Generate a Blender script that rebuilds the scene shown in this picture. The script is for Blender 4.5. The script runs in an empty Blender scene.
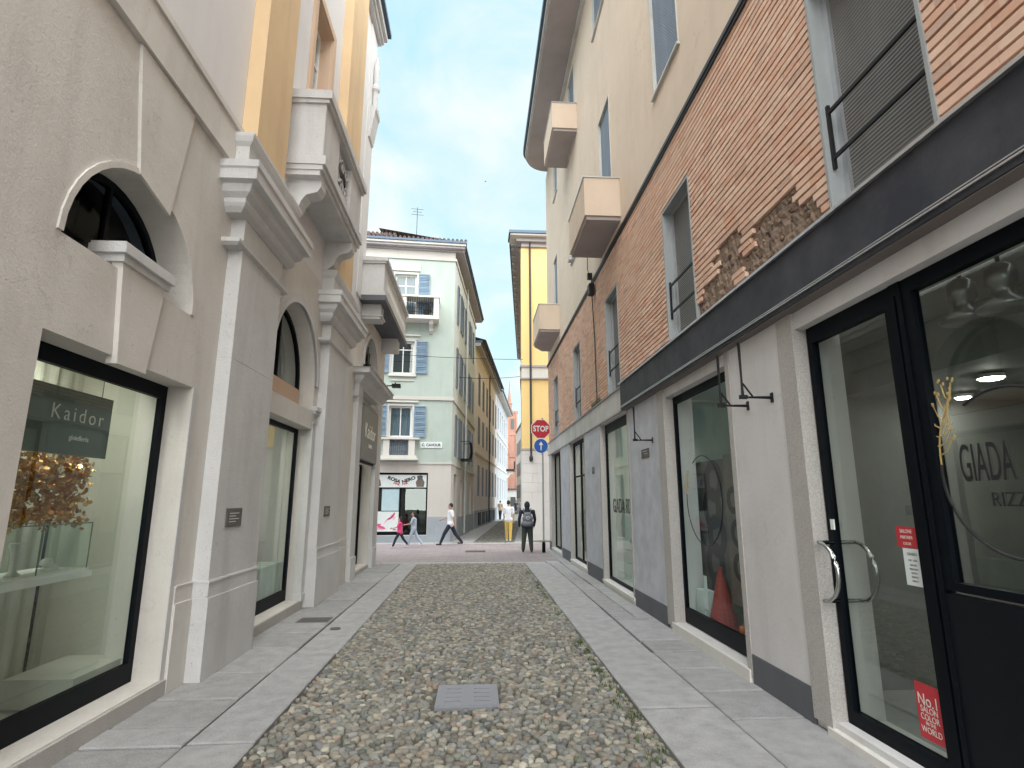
import bpy, bmesh, math, random
from mathutils import Vector, Matrix
R = math.radians
random.seed(11)
scene = bpy.context.scene
COL = scene.collection

# ------------------------------------------------------------------ materials
def new_mat(name):
    m = bpy.data.materials.new(name); m.use_nodes = True
    nt = m.node_tree; b = nt.nodes['Principled BSDF']
    return m, nt, b
def N(nt, t, **k):
    n = nt.nodes.new(t)
    for a, v in k.items():
        if a in n.inputs: n.inputs[a].default_value = v
        else: setattr(n, a, v)
    return n
def mixcol(nt, f, a, b, mode='MIX'):
    n = nt.nodes.new('ShaderNodeMix'); n.data_type = 'RGBA'; n.blend_type = mode
    for sock, v in ((n.inputs[0], f), (n.inputs[6], a), (n.inputs[7], b)):
        if hasattr(v, 'is_linked') or isinstance(v, bpy.types.NodeSocket): nt.links.new(v, sock)
        else: sock.default_value = v if not isinstance(v, tuple) else (*v[:3], 1)
    return n.outputs[2]
def noise(nt, scale, detail=5, rough=.6, vec=None):
    n = N(nt, 'ShaderNodeTexNoise'); n.inputs['Scale'].default_value = scale
    n.inputs['Detail'].default_value = detail; n.inputs['Roughness'].default_value = rough
    if vec: nt.links.new(vec, n.inputs['Vector'])
    return n.outputs['Fac']
def ramp(nt, f, a, b, ca=(0, 0, 0), cb=(1, 1, 1)):
    r = nt.nodes.new('ShaderNodeValToRGB'); nt.links.new(f, r.inputs[0])
    r.color_ramp.elements[0].position = a; r.color_ramp.elements[1].position = b
    r.color_ramp.elements[0].color = (*ca, 1); r.color_ramp.elements[1].color = (*cb, 1)
    return r.outputs[0]
def geo_pos(nt, scale=(1, 1, 1)):
    g = nt.nodes.new('ShaderNodeNewGeometry'); mp = nt.nodes.new('ShaderNodeMapping')
    nt.links.new(g.outputs['Position'], mp.inputs[0]); mp.inputs['Scale'].default_value = scale
    return mp.outputs[0]

def stucco(name, col, dirt=None, amt=.5, rough=.9, bump=.3, bscale=60, blot=.9, streak=.35, speck=0, attr=False, crack=0, pits=0):
    """plaster or stone: base colour, wide blotches, rain streaks, fine bump, optional specks"""
    m, nt, b = new_mat(name)
    dirt = dirt or tuple(c * .62 for c in col)
    p = geo_pos(nt)
    if attr:
        at = nt.nodes.new('ShaderNodeAttribute'); at.attribute_name = 'Col'; c = at.outputs['Color']
    else: c = col
    f1 = ramp(nt, noise(nt, blot, 6, .62, p), .38, .72)
    mul = nt.nodes.new('ShaderNodeMath'); mul.operation = 'MULTIPLY'; nt.links.new(f1, mul.inputs[0]); mul.inputs[1].default_value = amt
    c = mixcol(nt, mul.outputs[0], c, dirt)
    if streak:
        f2 = ramp(nt, noise(nt, 3.2, 4, .6, geo_pos(nt, (1, 1, .12))), .52, .78)
        mu = nt.nodes.new('ShaderNodeMath'); mu.operation = 'MULTIPLY'; nt.links.new(f2, mu.inputs[0]); mu.inputs[1].default_value = streak
        c = mixcol(nt, mu.outputs[0], c, tuple(x * .55 for x in dirt))
    if speck:
        f3 = ramp(nt, noise(nt, 170, 2, .7, p), .35, .7)
        c = mixcol(nt, f3, mixcol(nt, speck, c, (.03, .03, .035)), mixcol(nt, speck, c, (.75, .74, .72)))
    if crack:
        cn = noise(nt, 1.1, 9, .62, geo_pos(nt, (1.3, 1, 1.2)))
        sb = nt.nodes.new('ShaderNodeMath'); sb.operation = 'SUBTRACT'; nt.links.new(cn, sb.inputs[0]); sb.inputs[1].default_value = .5
        ab = nt.nodes.new('ShaderNodeMath'); ab.operation = 'ABSOLUTE'; nt.links.new(sb.outputs[0], ab.inputs[0])
        line = ramp(nt, ab.outputs[0], .0, .0032, (1, 1, 1), (0, 0, 0)); msk = ramp(nt, noise(nt, .7, 3, .5, p), .52, .62)
        f4 = mixcol(nt, 1.0, line, msk, 'MULTIPLY'); f4 = mixcol(nt, 1.0, f4, (crack, crack, crack), 'MULTIPLY')
        c = mixcol(nt, f4, c, tuple(x * .3 for x in dirt))
    if pits:
        f5 = ramp(nt, noise(nt, 26, 3, .75, geo_pos(nt, (1, 1, .6))), .66, .72)
        f5 = mixcol(nt, 1.0, f5, (pits, pits, pits), 'MULTIPLY'); c = mixcol(nt, f5, c, tuple(x * .35 for x in dirt))
    nt.links.new(c, b.inputs['Base Color']); b.inputs['Roughness'].default_value = rough
    b.inputs['Specular IOR Level'].default_value = .3
    if bump:
        bp = nt.nodes.new('ShaderNodeBump'); bp.inputs['Strength'].default_value = bump; bp.inputs['Distance'].default_value = .012
        h = noise(nt, bscale, 5, .65, p); h2 = noise(nt, bscale * .16, 4, .6, p)
        ad = nt.nodes.new('ShaderNodeMath'); nt.links.new(h, ad.inputs[0]); nt.links.new(h2, ad.inputs[1])
        nt.links.new(ad.outputs[0], bp.inputs['Height']); nt.links.new(bp.outputs[0], b.inputs['Normal'])
    return m
def plain(name, col, rough=.5, metal=0, spec=.5, var=.12, emit=0):
    m, nt, b = new_mat(name)
    p = geo_pos(nt); f = noise(nt, 7, 4, .6, p)
    c = mixcol(nt, f, tuple(x * (1 - var) for x in col), tuple(min(1, x * (1 + var)) for x in col))
    nt.links.new(c, b.inputs['Base Color'])
    b.inputs['Roughness'].default_value = rough; b.inputs['Metallic'].default_value = metal
    b.inputs['Specular IOR Level'].default_value = spec
    if emit:
        b.inputs['Emission Color'].default_value = (*col, 1); b.inputs['Emission Strength'].default_value = emit
    return m
def glass(name, tint=(.8, .9, .86), refl=1.6):
    m = bpy.data.materials.new(name); m.use_nodes = True; nt = m.node_tree; nt.nodes.clear()
    out = nt.nodes.new('ShaderNodeOutputMaterial'); mx = nt.nodes.new('ShaderNodeMixShader')
    tr = nt.nodes.new('ShaderNodeBsdfTransparent'); tr.inputs[0].default_value = (*tint, 1)
    gl = nt.nodes.new('ShaderNodeBsdfGlossy'); gl.inputs['Roughness'].default_value = .0; gl.inputs[0].default_value = (.95, 1, .98, 1)
    fr = nt.nodes.new('ShaderNodeFresnel'); ge = nt.nodes.new('ShaderNodeNewGeometry')
    io = nt.nodes.new('ShaderNodeMath'); io.operation = 'MULTIPLY_ADD'; io.inputs[1].default_value = 1 / 1.5 - 1.5; io.inputs[2].default_value = 1.5
    nt.links.new(ge.outputs['Backfacing'], io.inputs[0]); nt.links.new(io.outputs[0], fr.inputs[0])   # same mirror strength from both sides of a sheet
    mu = nt.nodes.new('ShaderNodeMath'); mu.operation = 'MULTIPLY'; mu.inputs[1].default_value = refl; mu.use_clamp = True
    nt.links.new(fr.outputs[0], mu.inputs[0]); nt.links.new(mu.outputs[0], mx.inputs[0])
    nt.links.new(tr.outputs[0], mx.inputs[1]); nt.links.new(gl.outputs[0], mx.inputs[2]); nt.links.new(mx.outputs[0], out.inputs[0])
    # gently wavy panes
    bp = nt.nodes.new('ShaderNodeBump'); bp.inputs['Strength'].default_value = .05; bp.inputs['Distance'].default_value = .02
    nt.links.new(noise(nt, 1.3, 2, .5, geo_pos(nt)), bp.inputs['Height']); nt.links.new(bp.outputs[0], gl.inputs['Normal'])
    return m
def slatted(name, col, pitch, axis=2, strength=.6, rough=.55):
    """roller blind / louvre surface: ribs along one axis"""
    m, nt, b = new_mat(name); g = nt.nodes.new('ShaderNodeNewGeometry'); s = nt.nodes.new('ShaderNodeSeparateXYZ')
    nt.links.new(g.outputs['Position'], s.inputs[0])
    a = nt.nodes.new('ShaderNodeMath'); a.operation = 'MULTIPLY'; nt.links.new(s.outputs[axis], a.inputs[0]); a.inputs[1].default_value = 2 * math.pi / pitch
    sn = nt.nodes.new('ShaderNodeMath'); sn.operation = 'SINE'; nt.links.new(a.outputs[0], sn.inputs[0])
    bp = nt.nodes.new('ShaderNodeBump'); bp.inputs['Strength'].default_value = strength; bp.inputs['Distance'].default_value = pitch * .25
    nt.links.new(sn.outputs[0], bp.inputs['Height']); nt.links.new(bp.outputs[0], b.inputs['Normal'])
    f = ramp(nt, noise(nt, 4, 4, .6, geo_pos(nt, (1, 1, .3))), .3, .75)
    nt.links.new(mixcol(nt, f, col, tuple(c * .75 for c in col)), b.inputs['Base Color']); b.inputs['Roughness'].default_value = rough
    return m

M = dict(
 stone=stucco('grey_render', (.69, .66, .62), (.56, .53, .49), .75, bump=.38, bscale=60, streak=.22, crack=.35, pits=.35),
 stone2=stucco('pale_cut_stone', (.67, .665, .665), (.50, .49, .475), .65, bump=.45, bscale=60, streak=.25, speck=.1, crack=.3, pits=.6),
 lilac=stucco('pale_upper_plaster', (.72, .71, .71), (.62, .60, .61), .4, bump=.15, streak=.1),
 yell=stucco('ochre_pilaster_plaster', (.72, .53, .32), (.60, .43, .28), .6, bump=.12, streak=.3),
 orng=stucco('window_surround_plaster', (.62, .45, .33), (.5, .37, .28), .4, bump=.1, streak=.1),
 peach=stucco('peach_plaster', (.69, .575, .465), (.57, .47, .38), .6, bump=.15, streak=.15, crack=.5, bscale=30),
 peach2=stucco('balcony_plaster', (.66, .54, .43), (.52, .42, .33), .5, bump=.1, streak=.2),
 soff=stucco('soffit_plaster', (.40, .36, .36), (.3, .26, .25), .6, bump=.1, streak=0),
 fascia=stucco('dark_slate_fascia', (.030, .032, .042), (.12, .122, .13), .4, rough=.6, bump=.2, blot=2.5, streak=.0, crack=0),
 lstone=stucco('pale_fascia_stone', (.60, .59, .56), (.38, .38, .35), .7, bump=.15, streak=.45, speck=.05),
 panel=stucco('grey_wall_panel', (.66, .645, .65), (.52, .49, .47), .6, bump=.2, bscale=25, streak=.25, crack=.3),
 panel2=stucco('blotchy_grey_marble', (.56, .57, .62), (.38, .40, .44), .75, blot=3.5, bump=.1, rough=.6, streak=.2),
 granite=stucco('speckled_granite', (.52, .49, .46), (.38, .35, .32), .5, bump=.4, bscale=90, streak=.25, speck=.35),
 slate=stucco('dark_plinth_slate', (.10, .105, .12), (.17, .17, .18), .5, bump=.15, streak=.2, rough=.65),
 slab=stucco('paving_slab', (.4, .4, .42), (.12, .118, .115), .42, bump=.6, bscale=50, blot=6, streak=0, speck=.22, attr=True, pits=.45),
 cobble=stucco('cobble_stone', (.3, .3, .3), (.12, .12, .12), .15, bump=.3, bscale=70, blot=8, streak=0, attr=True, rough=.75),
 brick=stucco('thin_clay_brick', (.5, .25, .16), (.42, .24, .18), .22, bump=.35, bscale=80, blot=1.3, streak=.12, attr=True),
 mortar=stucco('dark_mortar', (.075, .05, .045), bump=.4, streak=.1),
 rubble=stucco('bare_rubble', (.27, .19, .14), (.13, .10, .08), .9, bump=.6, bscale=45, blot=11, streak=0),
 sand=stucco('joint_sand', (.07, .065, .055), (.035, .042, .025), .6, bump=.6, bscale=60, blot=2, streak=0),
 bed=stucco('packed_sand', (.12, .11, .09), (.065, .075, .045), .6, bump=.6, bscale=60, blot=2, streak=0),
 green=stucco('pale_green_plaster', (.45, .52, .475), (.36, .41, .38), .5, bump=.1, streak=.2),
 gside=stucco('shaded_green_grey_plaster', (.56, .60, .58), (.46, .48, .47), .5, bump=.1, streak=.2),  # second green plaster, lightened to offset the shade on the side face
 cream=stucco('cream_ground_floor_plaster', (.58, .555, .52), (.48, .45, .42), .4, bump=.1, streak=.15),
 bluegrey=stucco('grey_stone_plinth', (.36, .40, .44), (.28, .30, .33), .6, bump=.1, streak=.2),
 wtrim=stucco('white_stone_trim', (.70, .68, .64), (.5, .48, .44), .4, bump=.1, streak=.2),
 ochre=stucco('peach_townhouse_plaster', (.74, .68, .65), (.62, .56, .53), .5, bump=.1, streak=.2),
 paleblue=stucco('pale_blue_plaster', (.43, .46, .49), (.34, .37, .40), .4, bump=.1, streak=.2),
 yellow=stucco('yellow_plaster', (.86, .64, .29), (.76, .55, .25), .4, bump=.06, streak=.15),
 whites=stucco('white_stone_blocks', (.68, .67, .66), (.56, .54, .52), .5, bump=.15, streak=.25),
 tower=stucco('red_tower_brick', (.37, .20, .15), (.24, .13, .10), .7, bump=.5, bscale=3, blot=.7, streak=.3),
 tile=slatted('roof_tile', (.22, .16, .15), .22, 0, 1.0, .9),
 eave=stucco('grey_wood_eave', (.42, .39, .40), (.30, .28, .29), .5, bump=.2, streak=0),
 gutter=plain('blue_grey_gutter', (.07, .10, .145), .45, .5),
 copper=plain('dark_metal_edge', (.05, .05, .055), .5, .5),
 black=plain('black_metal', (.004, .006, .009), .45, 0, .08),
 frame=plain('dark_window_frame', (.008, .010, .013), .5, 0, .08),
 iron=plain('wrought_iron', (.02, .02, .022), .5, .6),
 zinc=plain('zinc_edge', (.55, .56, .58), .35, .8),
 chrome=plain('brushed_steel', (.55, .56, .56), .22, 1),
 alu=plain('pale_window_frame', (.33, .35, .355), .5, .2),
 white=plain('white_paint', (.78, .78, .77), .5),
 offw=plain('off_white_interior', (.55, .55, .48), .8, var=.05),
 curtain=slatted('curtain_cloth', (.56, .57, .49), .16, 1, .3, .85),
 curtain2=slatted('pale_green_curtain', (.50, .60, .52), .3, 1, .5, .85),
 inter=plain('grey_interior', (.30, .31, .30), .7, var=.2),
 insal=plain('salon_wall', (.17, .18, .17), .7, var=.2), idark=plain('dark_interior', (.08, .085, .085), .7, var=.3),
 blind=slatted('grey_roller_blind', (.145, .142, .135), .032, 2, .45),
 louv=slatted('blue_grey_louvre', (.27, .39, .52), .06, 2, .9),
 louv2=slatted('slate_blue_louvre', (.25, .30, .35), .06, 2, .9),
 gold=plain('gold_foil', (.62, .36, .13), .25, .9, var=.6),
 signg=plain('grey_sign_board', (.17, .175, .165), .5),
 signd=plain('green_grey_panel', (.105, .14, .125), .4),
 ltext=plain('pale_lettering', (.75, .75, .68), .5),
 dtext=plain('black_lettering', (.012, .012, .014), .5),
 red=plain('sign_red', (.52, .025, .04), .4), blue=plain('sign_blue', (.015, .11, .42), .4),
 redm=plain('red_display', (.30, .035, .03), .6, var=.4), pink=plain('pink_print', (.72, .10, .28), .5, var=.4),
 lpink=plain('pale_pink_print', (.85, .45, .58), .5), orange=plain('orange_gourd', (.6, .17, .05), .4),
 paper=plain('white_paper', (.72, .78, .78), .6), lblue=plain('pale_blue_poster', (.48, .64, .70), .6),
 photo=plain('grey_photo_print', (.09, .09, .09), .55, var=.5), photod=plain('dark_photo_print', (.008, .008, .012), .5, var=.5),
 photoc=plain('brown_photo_print', (.15, .12, .10), .55, var=.5),
 skin=plain('skin', (.45, .27, .19), .6), hair=plain('dark_hair', (.015, .011, .01), .6),
 tee=plain('white_cotton', (.75, .76, .80), .85), navy=plain('dark_navy_cloth', (.02, .024, .04), .85),
 olive=plain('dark_olive_cloth', (.045, .055, .045), .85), mustard=plain('mustard_cloth', (.62, .42, .10), .85),
 bag=plain('grey_backpack_cloth', (.17, .18, .21), .8), shoe=plain('white_shoe', (.7, .7, .7), .6), dshoe=plain('black_shoe', (.02, .02, .02), .5),
 pinkc=plain('bright_pink_cloth', (.75, .06, .22), .8), denim=plain('pale_denim', (.40, .47, .55), .85), tan=plain('tan_cloth', (.45, .34, .22), .85),
 leaf=plain('weed_green', (.09, .13, .045), .7, var=.4), dry=plain('dry_gold_sprig', (.45, .32, .12), .6),
 lamp=plain('lit_lamp', (1, .95, .88), .5, var=0, emit=16), lamp2=plain('warm_fill_lamp', (1, .97, .88), .5, var=0, emit=8), lampw=plain('lamp_metal', (.25, .26, .27), .3, .8),  # the warm lamp serves only the fill lights added in the shops
 bird=plain('dark_feathers', (.02, .02, .02), .7), porcelain=plain('jewellery_white', (.75, .75, .75), .3),
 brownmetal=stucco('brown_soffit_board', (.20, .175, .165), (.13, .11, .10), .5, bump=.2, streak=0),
 castiron=stucco('cast_iron_cover', (.13, .125, .12), (.09, .07, .06), .6, bump=.5, bscale=120, streak=0, rough=.6),
 coverst=stucco('grey_drain_stone', (.29, .30, .33), (.21, .21, .23), .5, bump=.3, streak=0),
 g_shop=glass('shop_glass', (.84, .92, .88), 1.35), g_dark=glass('salon_glass', (.66, .72, .68), 1.7), g_arch=glass('arch_glass', (.35, .42, .5), .3), g_soft=glass('low_mirror_glass', (.80, .87, .85), .4), g_win=glass('window_glass', (.55, .66, .7), 2.0),
 g_case=glass('display_glass', (.9, .97, .94), 1.2),
)
# porphyry setts of the crossing
def setts(name, c1, c2, cm, w, h):
    m, nt, b = new_mat(name); br = nt.nodes.new('ShaderNodeTexBrick'); nt.links.new(geo_pos(nt), br.inputs['Vector'])
    br.inputs['Color1'].default_value = (*c1, 1); br.inputs['Color2'].default_value = (*c2, 1); br.inputs['Mortar'].default_value = (*cm, 1)
    br.inputs['Scale'].default_value = 1; br.inputs['Brick Width'].default_value = w; br.inputs['Row Height'].default_value = h
    br.inputs['Mortar Size'].default_value = .006
    f = ramp(nt, noise(nt, 1.2, 5, .6, geo_pos(nt)), .35, .7)
    mu = nt.nodes.new('ShaderNodeMath'); mu.operation = 'MULTIPLY'; nt.links.new(f, mu.inputs[0]); mu.inputs[1].default_value = .45
    nt.links.new(mixcol(nt, mu.outputs[0], br.outputs['Color'], tuple(x * .7 for x in c1)), b.inputs['Base Color'])
    b.inputs['Roughness'].default_value = .75
    bp = nt.nodes.new('ShaderNodeBump'); bp.inputs['Strength'].default_value = .5; bp.inputs['Distance'].default_value = .01; bp.invert = True
    nt.links.new(br.outputs['Fac'], bp.inputs['Height']); nt.links.new(bp.outputs[0], b.inputs['Normal'])
    return m
M['setts'] = setts('porphyry_setts', (.30, .26, .28), (.36, .31, .31), (.14, .12, .12), .55, .28)
def pebbles():
    m, nt, b = new_mat('distant_cobbles'); v = nt.nodes.new('ShaderNodeTexVoronoi'); v.inputs['Scale'].default_value = 9
    nt.links.new(geo_pos(nt), v.inputs['Vector'])
    c = mixcol(nt, ramp(nt, v.outputs['Color'], .2, .8), (.17, .17, .15), (.30, .29, .25))
    c = mixcol(nt, ramp(nt, v.outputs['Distance'], .35, .65), c, (.07, .07, .06))
    nt.links.new(c, b.inputs['Base Color']); b.inputs['Roughness'].default_value = .8
    bp = nt.nodes.new('ShaderNodeBump'); bp.inputs['Strength'].default_value = .8; bp.inputs['Distance'].default_value = .02; bp.invert = True
    nt.links.new(v.outputs['Distance'], bp.inputs['Height']); nt.links.new(bp.outputs[0], b.inputs['Normal'])
    return m
M['pebbles'] = pebbles()

# ------------------------------------------------------------------ mesh building
class Frame:
    def __init__(s, o, u, n): s.o = Vector((*o, 0)); s.u = Vector((*u, 0)).normalized(); s.n = Vector((*n, 0)).normalized()
    def __call__(s, u, d, z): return s.o + s.u * u + s.n * d + Vector((0, 0, z))
W = Frame((0, 0), (1, 0), (0, 1))                 # plain world axes
LW = Frame((-2.86, 0), (0, 1), (1, 0))            # left facade
RW = Frame((2.75, 0), (0, 1), (-1, 0))            # right facade
GF = Frame((-1.1, 24.7), (-.997, -.076), (.076, -.997))   # green front
GS = Frame((-1.1, 24.7), (.0893, 1), (1, -.0893))         # green side
OS = Frame((-.15, 35.2), (.121, 1), (1, -.121))           # peach townhouse
YF = Frame((2.05, 25.5), (1, 0), (0, -1))                 # yellow front
class MB:
    def __init__(s, fr=W): s.f = fr; s.v = []; s.p = []; s.c = []; s.col = (1, 1, 1)
    def add(s, vs, fs):
        b = len(s.v); s.v += [tuple(s.f(*q)) for q in vs]; s.p += [[b + i for i in f] for f in fs]; s.c += [s.col] * len(vs); return s
    def box(s, a0, a1, b0, b1, z0, z1):
        return s.add([(a, b, z) for z in (z0, z1) for b in (b0, b1) for a in (a0, a1)],
                     [(0, 1, 3, 2), (4, 6, 7, 5), (0, 4, 5, 1), (2, 3, 7, 6), (0, 2, 6, 4), (1, 5, 7, 3)])
    def prism(s, poly, d0, d1, plane='uz'):
        n = len(poly)
        if plane == 'uz': f = lambda a, b, c: (a, c, b)
        elif plane == 'dz': f = lambda a, b, c: (c, a, b)
        else: f = lambda a, b, c: (a, b, c)
        return s.add([f(a, b, c) for c in (d0, d1) for a, b in poly],
                     [list(range(n)), list(range(2 * n - 1, n - 1, -1))] + [[i, (i + 1) % n, n + (i + 1) % n, n + i] for i in range(n)])
    def tube(s, pts, r, n=8, closed=False):
        P = [Vector(p) for p in pts]; m = len(P); rings = []
        rr = r if isinstance(r, (list, tuple)) else [r] * m
        for i, p in enumerate(P):
            if closed: t = P[(i + 1) % m] - P[i - 1]
            else: t = (P[min(i + 1, m - 1)] - P[max(i - 1, 0)])
            t.normalize(); a = Vector((0, 0, 1)) if abs(t.z) < .9 else Vector((1, 0, 0))
            x = t.cross(a).normalized(); y = t.cross(x)
            rings.append([tuple(p + (x * math.cos(k * 2 * math.pi / n) + y * math.sin(k * 2 * math.pi / n)) * rr[i]) for k in range(n)])
        vs = [q for g in rings for q in g]; fs = []
        for i in range(m if closed else m - 1):
            j = (i + 1) % m
            for k in range(n): fs.append((i * n + k, i * n + (k + 1) % n, j * n + (k + 1) % n, j * n + k))
        if not closed: fs += [list(range(n)), list(range((m - 1) * n, m * n))]
        return s.add(vs, fs)
    def lathe(s, c, prof, n=16):
        vs = [(c[0] + r * math.cos(2 * math.pi * k / n), c[1] + r * math.sin(2 * math.pi * k / n), c[2] + z) for r, z in prof for k in range(n)]; m = len(prof)
        fs = [(i * n + k, i * n + (k + 1) % n, (i + 1) * n + (k + 1) % n, (i + 1) * n + k) for i in range(m - 1) for k in range(n)]
        return s.add(vs, fs + [list(range(n)), list(range((m - 1) * n, m * n))])
    def ball(s, c, r, seg=10, ring=7):
        rx, ry, rz = r if isinstance(r, (list, tuple)) else (r, r, r)
        vs = []
        for i in range(1, ring):
            t = math.pi * i / ring
            vs += [(c[0] + rx * math.sin(t) * math.cos(2 * math.pi * k / seg), c[1] + ry * math.sin(t) * math.sin(2 * math.pi * k / seg), c[2] + rz * math.cos(t)) for k in range(seg)]
        fs = [(i * seg + k, i * seg + (k + 1) % seg, (i + 1) * seg + (k + 1) % seg, (i + 1) * seg + k) for i in range(ring - 2) for k in range(seg)]
        return s.add(vs, fs + [list(range(seg)), list(range((ring - 2) * seg, (ring - 1) * seg))])
    def cap(s, a, b, ra, rb):
        """tapered capsule"""
        a = Vector(a); b = Vector(b); t = (b - a); L = t.length
        pts = []; rs = []
        t = t / L if L > 1e-6 else Vector((0, 0, 1))
        for q in (.98, .8, .45): pts.append(a - t * ra * q); rs.append(ra * math.sqrt(1 - q * q))
        pts.append(a); rs.append(ra); pts.append(b); rs.append(rb)
        for q in (.45, .8, .98): pts.append(b + t * rb * q); rs.append(rb * math.sqrt(1 - q * q))
        return s.tube(pts, rs, 10)
    def wall(s, u0, u1, z0, z1, d0, d1, holes):
        """slab with holes (ua, ub, za, zb, kind); kind 'arch' = half-round head reaching zb"""
        us = sorted({u0, u1} | {min(max(h[i], u0), u1) for h in holes for i in (0, 1)})
        for a, b in zip(us, us[1:]):
            if b - a < 1e-5: continue
            cuts = sorted((max(h[2], z0), min(h[3], z1)) for h in holes if h[0] < b - 1e-6 and h[1] > a + 1e-6)
            z = z0
            for c, e in cuts:
                if c > z + 1e-5: s.box(a, b, d0, d1, z, c)
                z = max(z, e)
            if z < z1 - 1e-5: s.box(a, b, d0, d1, z, z1)
        for h in holes:
            if len(h) > 4 and h[4] == 'arch':
                ua, ub, za, zb = h[:4]; cu = (ua + ub) / 2; r = (ub - ua) / 2; sp = zb - r; n = 14
                for sg in (-1, 1):
                    ang = [math.pi / 2 * k / n for k in range(n + 1)]
                    for t0, t1 in zip(ang, ang[1:]):
                        p = [(cu + sg * r * math.cos(t), sp + r * math.sin(t)) for t in (t0, t1)]
                        s.prism([p[0], (p[0][0], zb), (p[1][0], zb), p[1]], d0, d1)
        return s

def tag(o, label=None, cat=None, group=None, kind=None):
    if label: o['label'] = label
    if cat: o['category'] = cat
    if group: o['group'] = group
    if kind: o['kind'] = kind
    return o
def empty(name, loc, label, cat, group=None, rz=0):
    o = bpy.data.objects.new(name, None); COL.objects.link(o); o.location = loc; o.rotation_euler.z = rz; o.empty_display_size = .2
    return tag(o, label, cat, group)
ROOTLOC = {}
def rootloc(p):
    v = Vector((0, 0, 0))
    while p is not None: v += p.location; p = p.parent
    return v
def make(name, mb, mat, parent=None, loc=None, smooth=False, local=False, bevel=0, label=None):
    """link one mesh object; vertices are given in world space unless local"""
    off = rootloc(parent) if parent is not None and not local else Vector((0, 0, 0))
    if loc is not None and not local: off = off + Vector(loc)
    me = bpy.data.meshes.new(name)
    me.from_pydata([tuple(Vector(v) - off) for v in mb.v], [], mb.p)
    if any(c != (1, 1, 1) for c in mb.c):
        at = me.attributes.new('Col', 'FLOAT_COLOR', 'POINT')
        at.data.foreach_set('color', [x for c in mb.c for x in (*c, 1)])
    bm = bmesh.new(); bm.from_mesh(me); bmesh.ops.recalc_face_normals(bm, faces=bm.faces); bm.to_mesh(me); bm.free()
    me.materials.append(M[mat] if isinstance(mat, str) else mat)
    if smooth:
        for p in me.polygons: p.use_smooth = True
    o = bpy.data.objects.new(name, me); COL.objects.link(o)
    if loc is not None: o.location = loc
    if parent is not None: o.parent = parent
    if bevel:
        b = o.modifiers.new('bevel', 'BEVEL'); b.width = bevel; b.segments = 2; b.limit_method = 'ANGLE'
    if label: o['label'] = label
    return o
def makes(name, mb, mat, parent, **k):
    """one object per separate piece"""
    par = list(range(len(mb.v)))
    def find(i):
        while par[i] != i: par[i] = par[par[i]]; i = par[i]
        return i
    for f in mb.p:
        for q in f[1:]: par[find(q)] = find(f[0])
    gr = {}
    for i in range(len(mb.v)): gr.setdefault(find(i), []).append(i)
    last = None
    for ids in gr.values():
        ix = {q: j for j, q in enumerate(ids)}; n = MB(mb.f); n.v = [mb.v[q] for q in ids]; n.c = [mb.c[q] for q in ids]
        n.p = [[ix[q] for q in f] for f in mb.p if f[0] in ix]; last = make(name, n, mat, parent, **k)
    return last
def text(name, s, fr, u, d, z, size, mat, parent, sx=1, squeeze=1, depth=.004, rot=0, bold=0, space=1):
    cu = bpy.data.curves.new('t', 'FONT'); cu.body = s; cu.size = size; cu.extrude = 0; cu.offset = bold * size; cu.space_character = space; cu.align_x = 'CENTER'; cu.align_y = 'CENTER'
    to = bpy.data.objects.new('t', cu); COL.objects.link(to); dg = bpy.context.evaluated_depsgraph_get()
    me0 = bpy.data.meshes.new_from_object(to.evaluated_get(dg))
    mb = MB(fr); vs = []
    for v in me0.vertices:
        x, y = v.co.x * squeeze, v.co.y
        x, y = x * math.cos(rot) - y * math.sin(rot), x * math.sin(rot) + y * math.cos(rot)
        vs.append((u + sx * x, d, z + y))
    n = len(vs); fs = [list(p.vertices) for p in me0.polygons]
    # give the letters a real thickness
    vs2 = [(a, b + depth, c) for a, b, c in vs]
    from collections import Counter
    ec = Counter(); 
    for f in fs:
        for i in range(len(f)): ec[tuple(sorted((f[i], f[(i + 1) % len(f)])))] += 1
    side = [(a, b, b + n, a + n) for (a, b), c in ec.items() if c == 1]
    mb.add(vs + vs2, fs + [[i + n for i in f] for f in fs] + side)
    bpy.data.objects.remove(to); bpy.data.curves.remove(cu); bpy.data.meshes.remove(me0)
    return make(name, mb, mat, parent)
def arc(cu, cz, r, a0, a1, n=24): return [(cu + r * math.cos(a0 + (a1 - a0) * i / n), cz + r * math.sin(a0 + (a1 - a0) * i / n)) for i in range(n + 1)]
def struct(name, mb, mat, label=None, kind='structure', **k):
    o = make(name, mb, mat, **k); tag(o, label, None, None, kind); return o

# ------------------------------------------------------------------ ground
g = MB(); g.box(-400, 400, -60, 600, -.4, -.06); struct('ground', g, 'sand', 'grey ground running under the town to the horizon')
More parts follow.
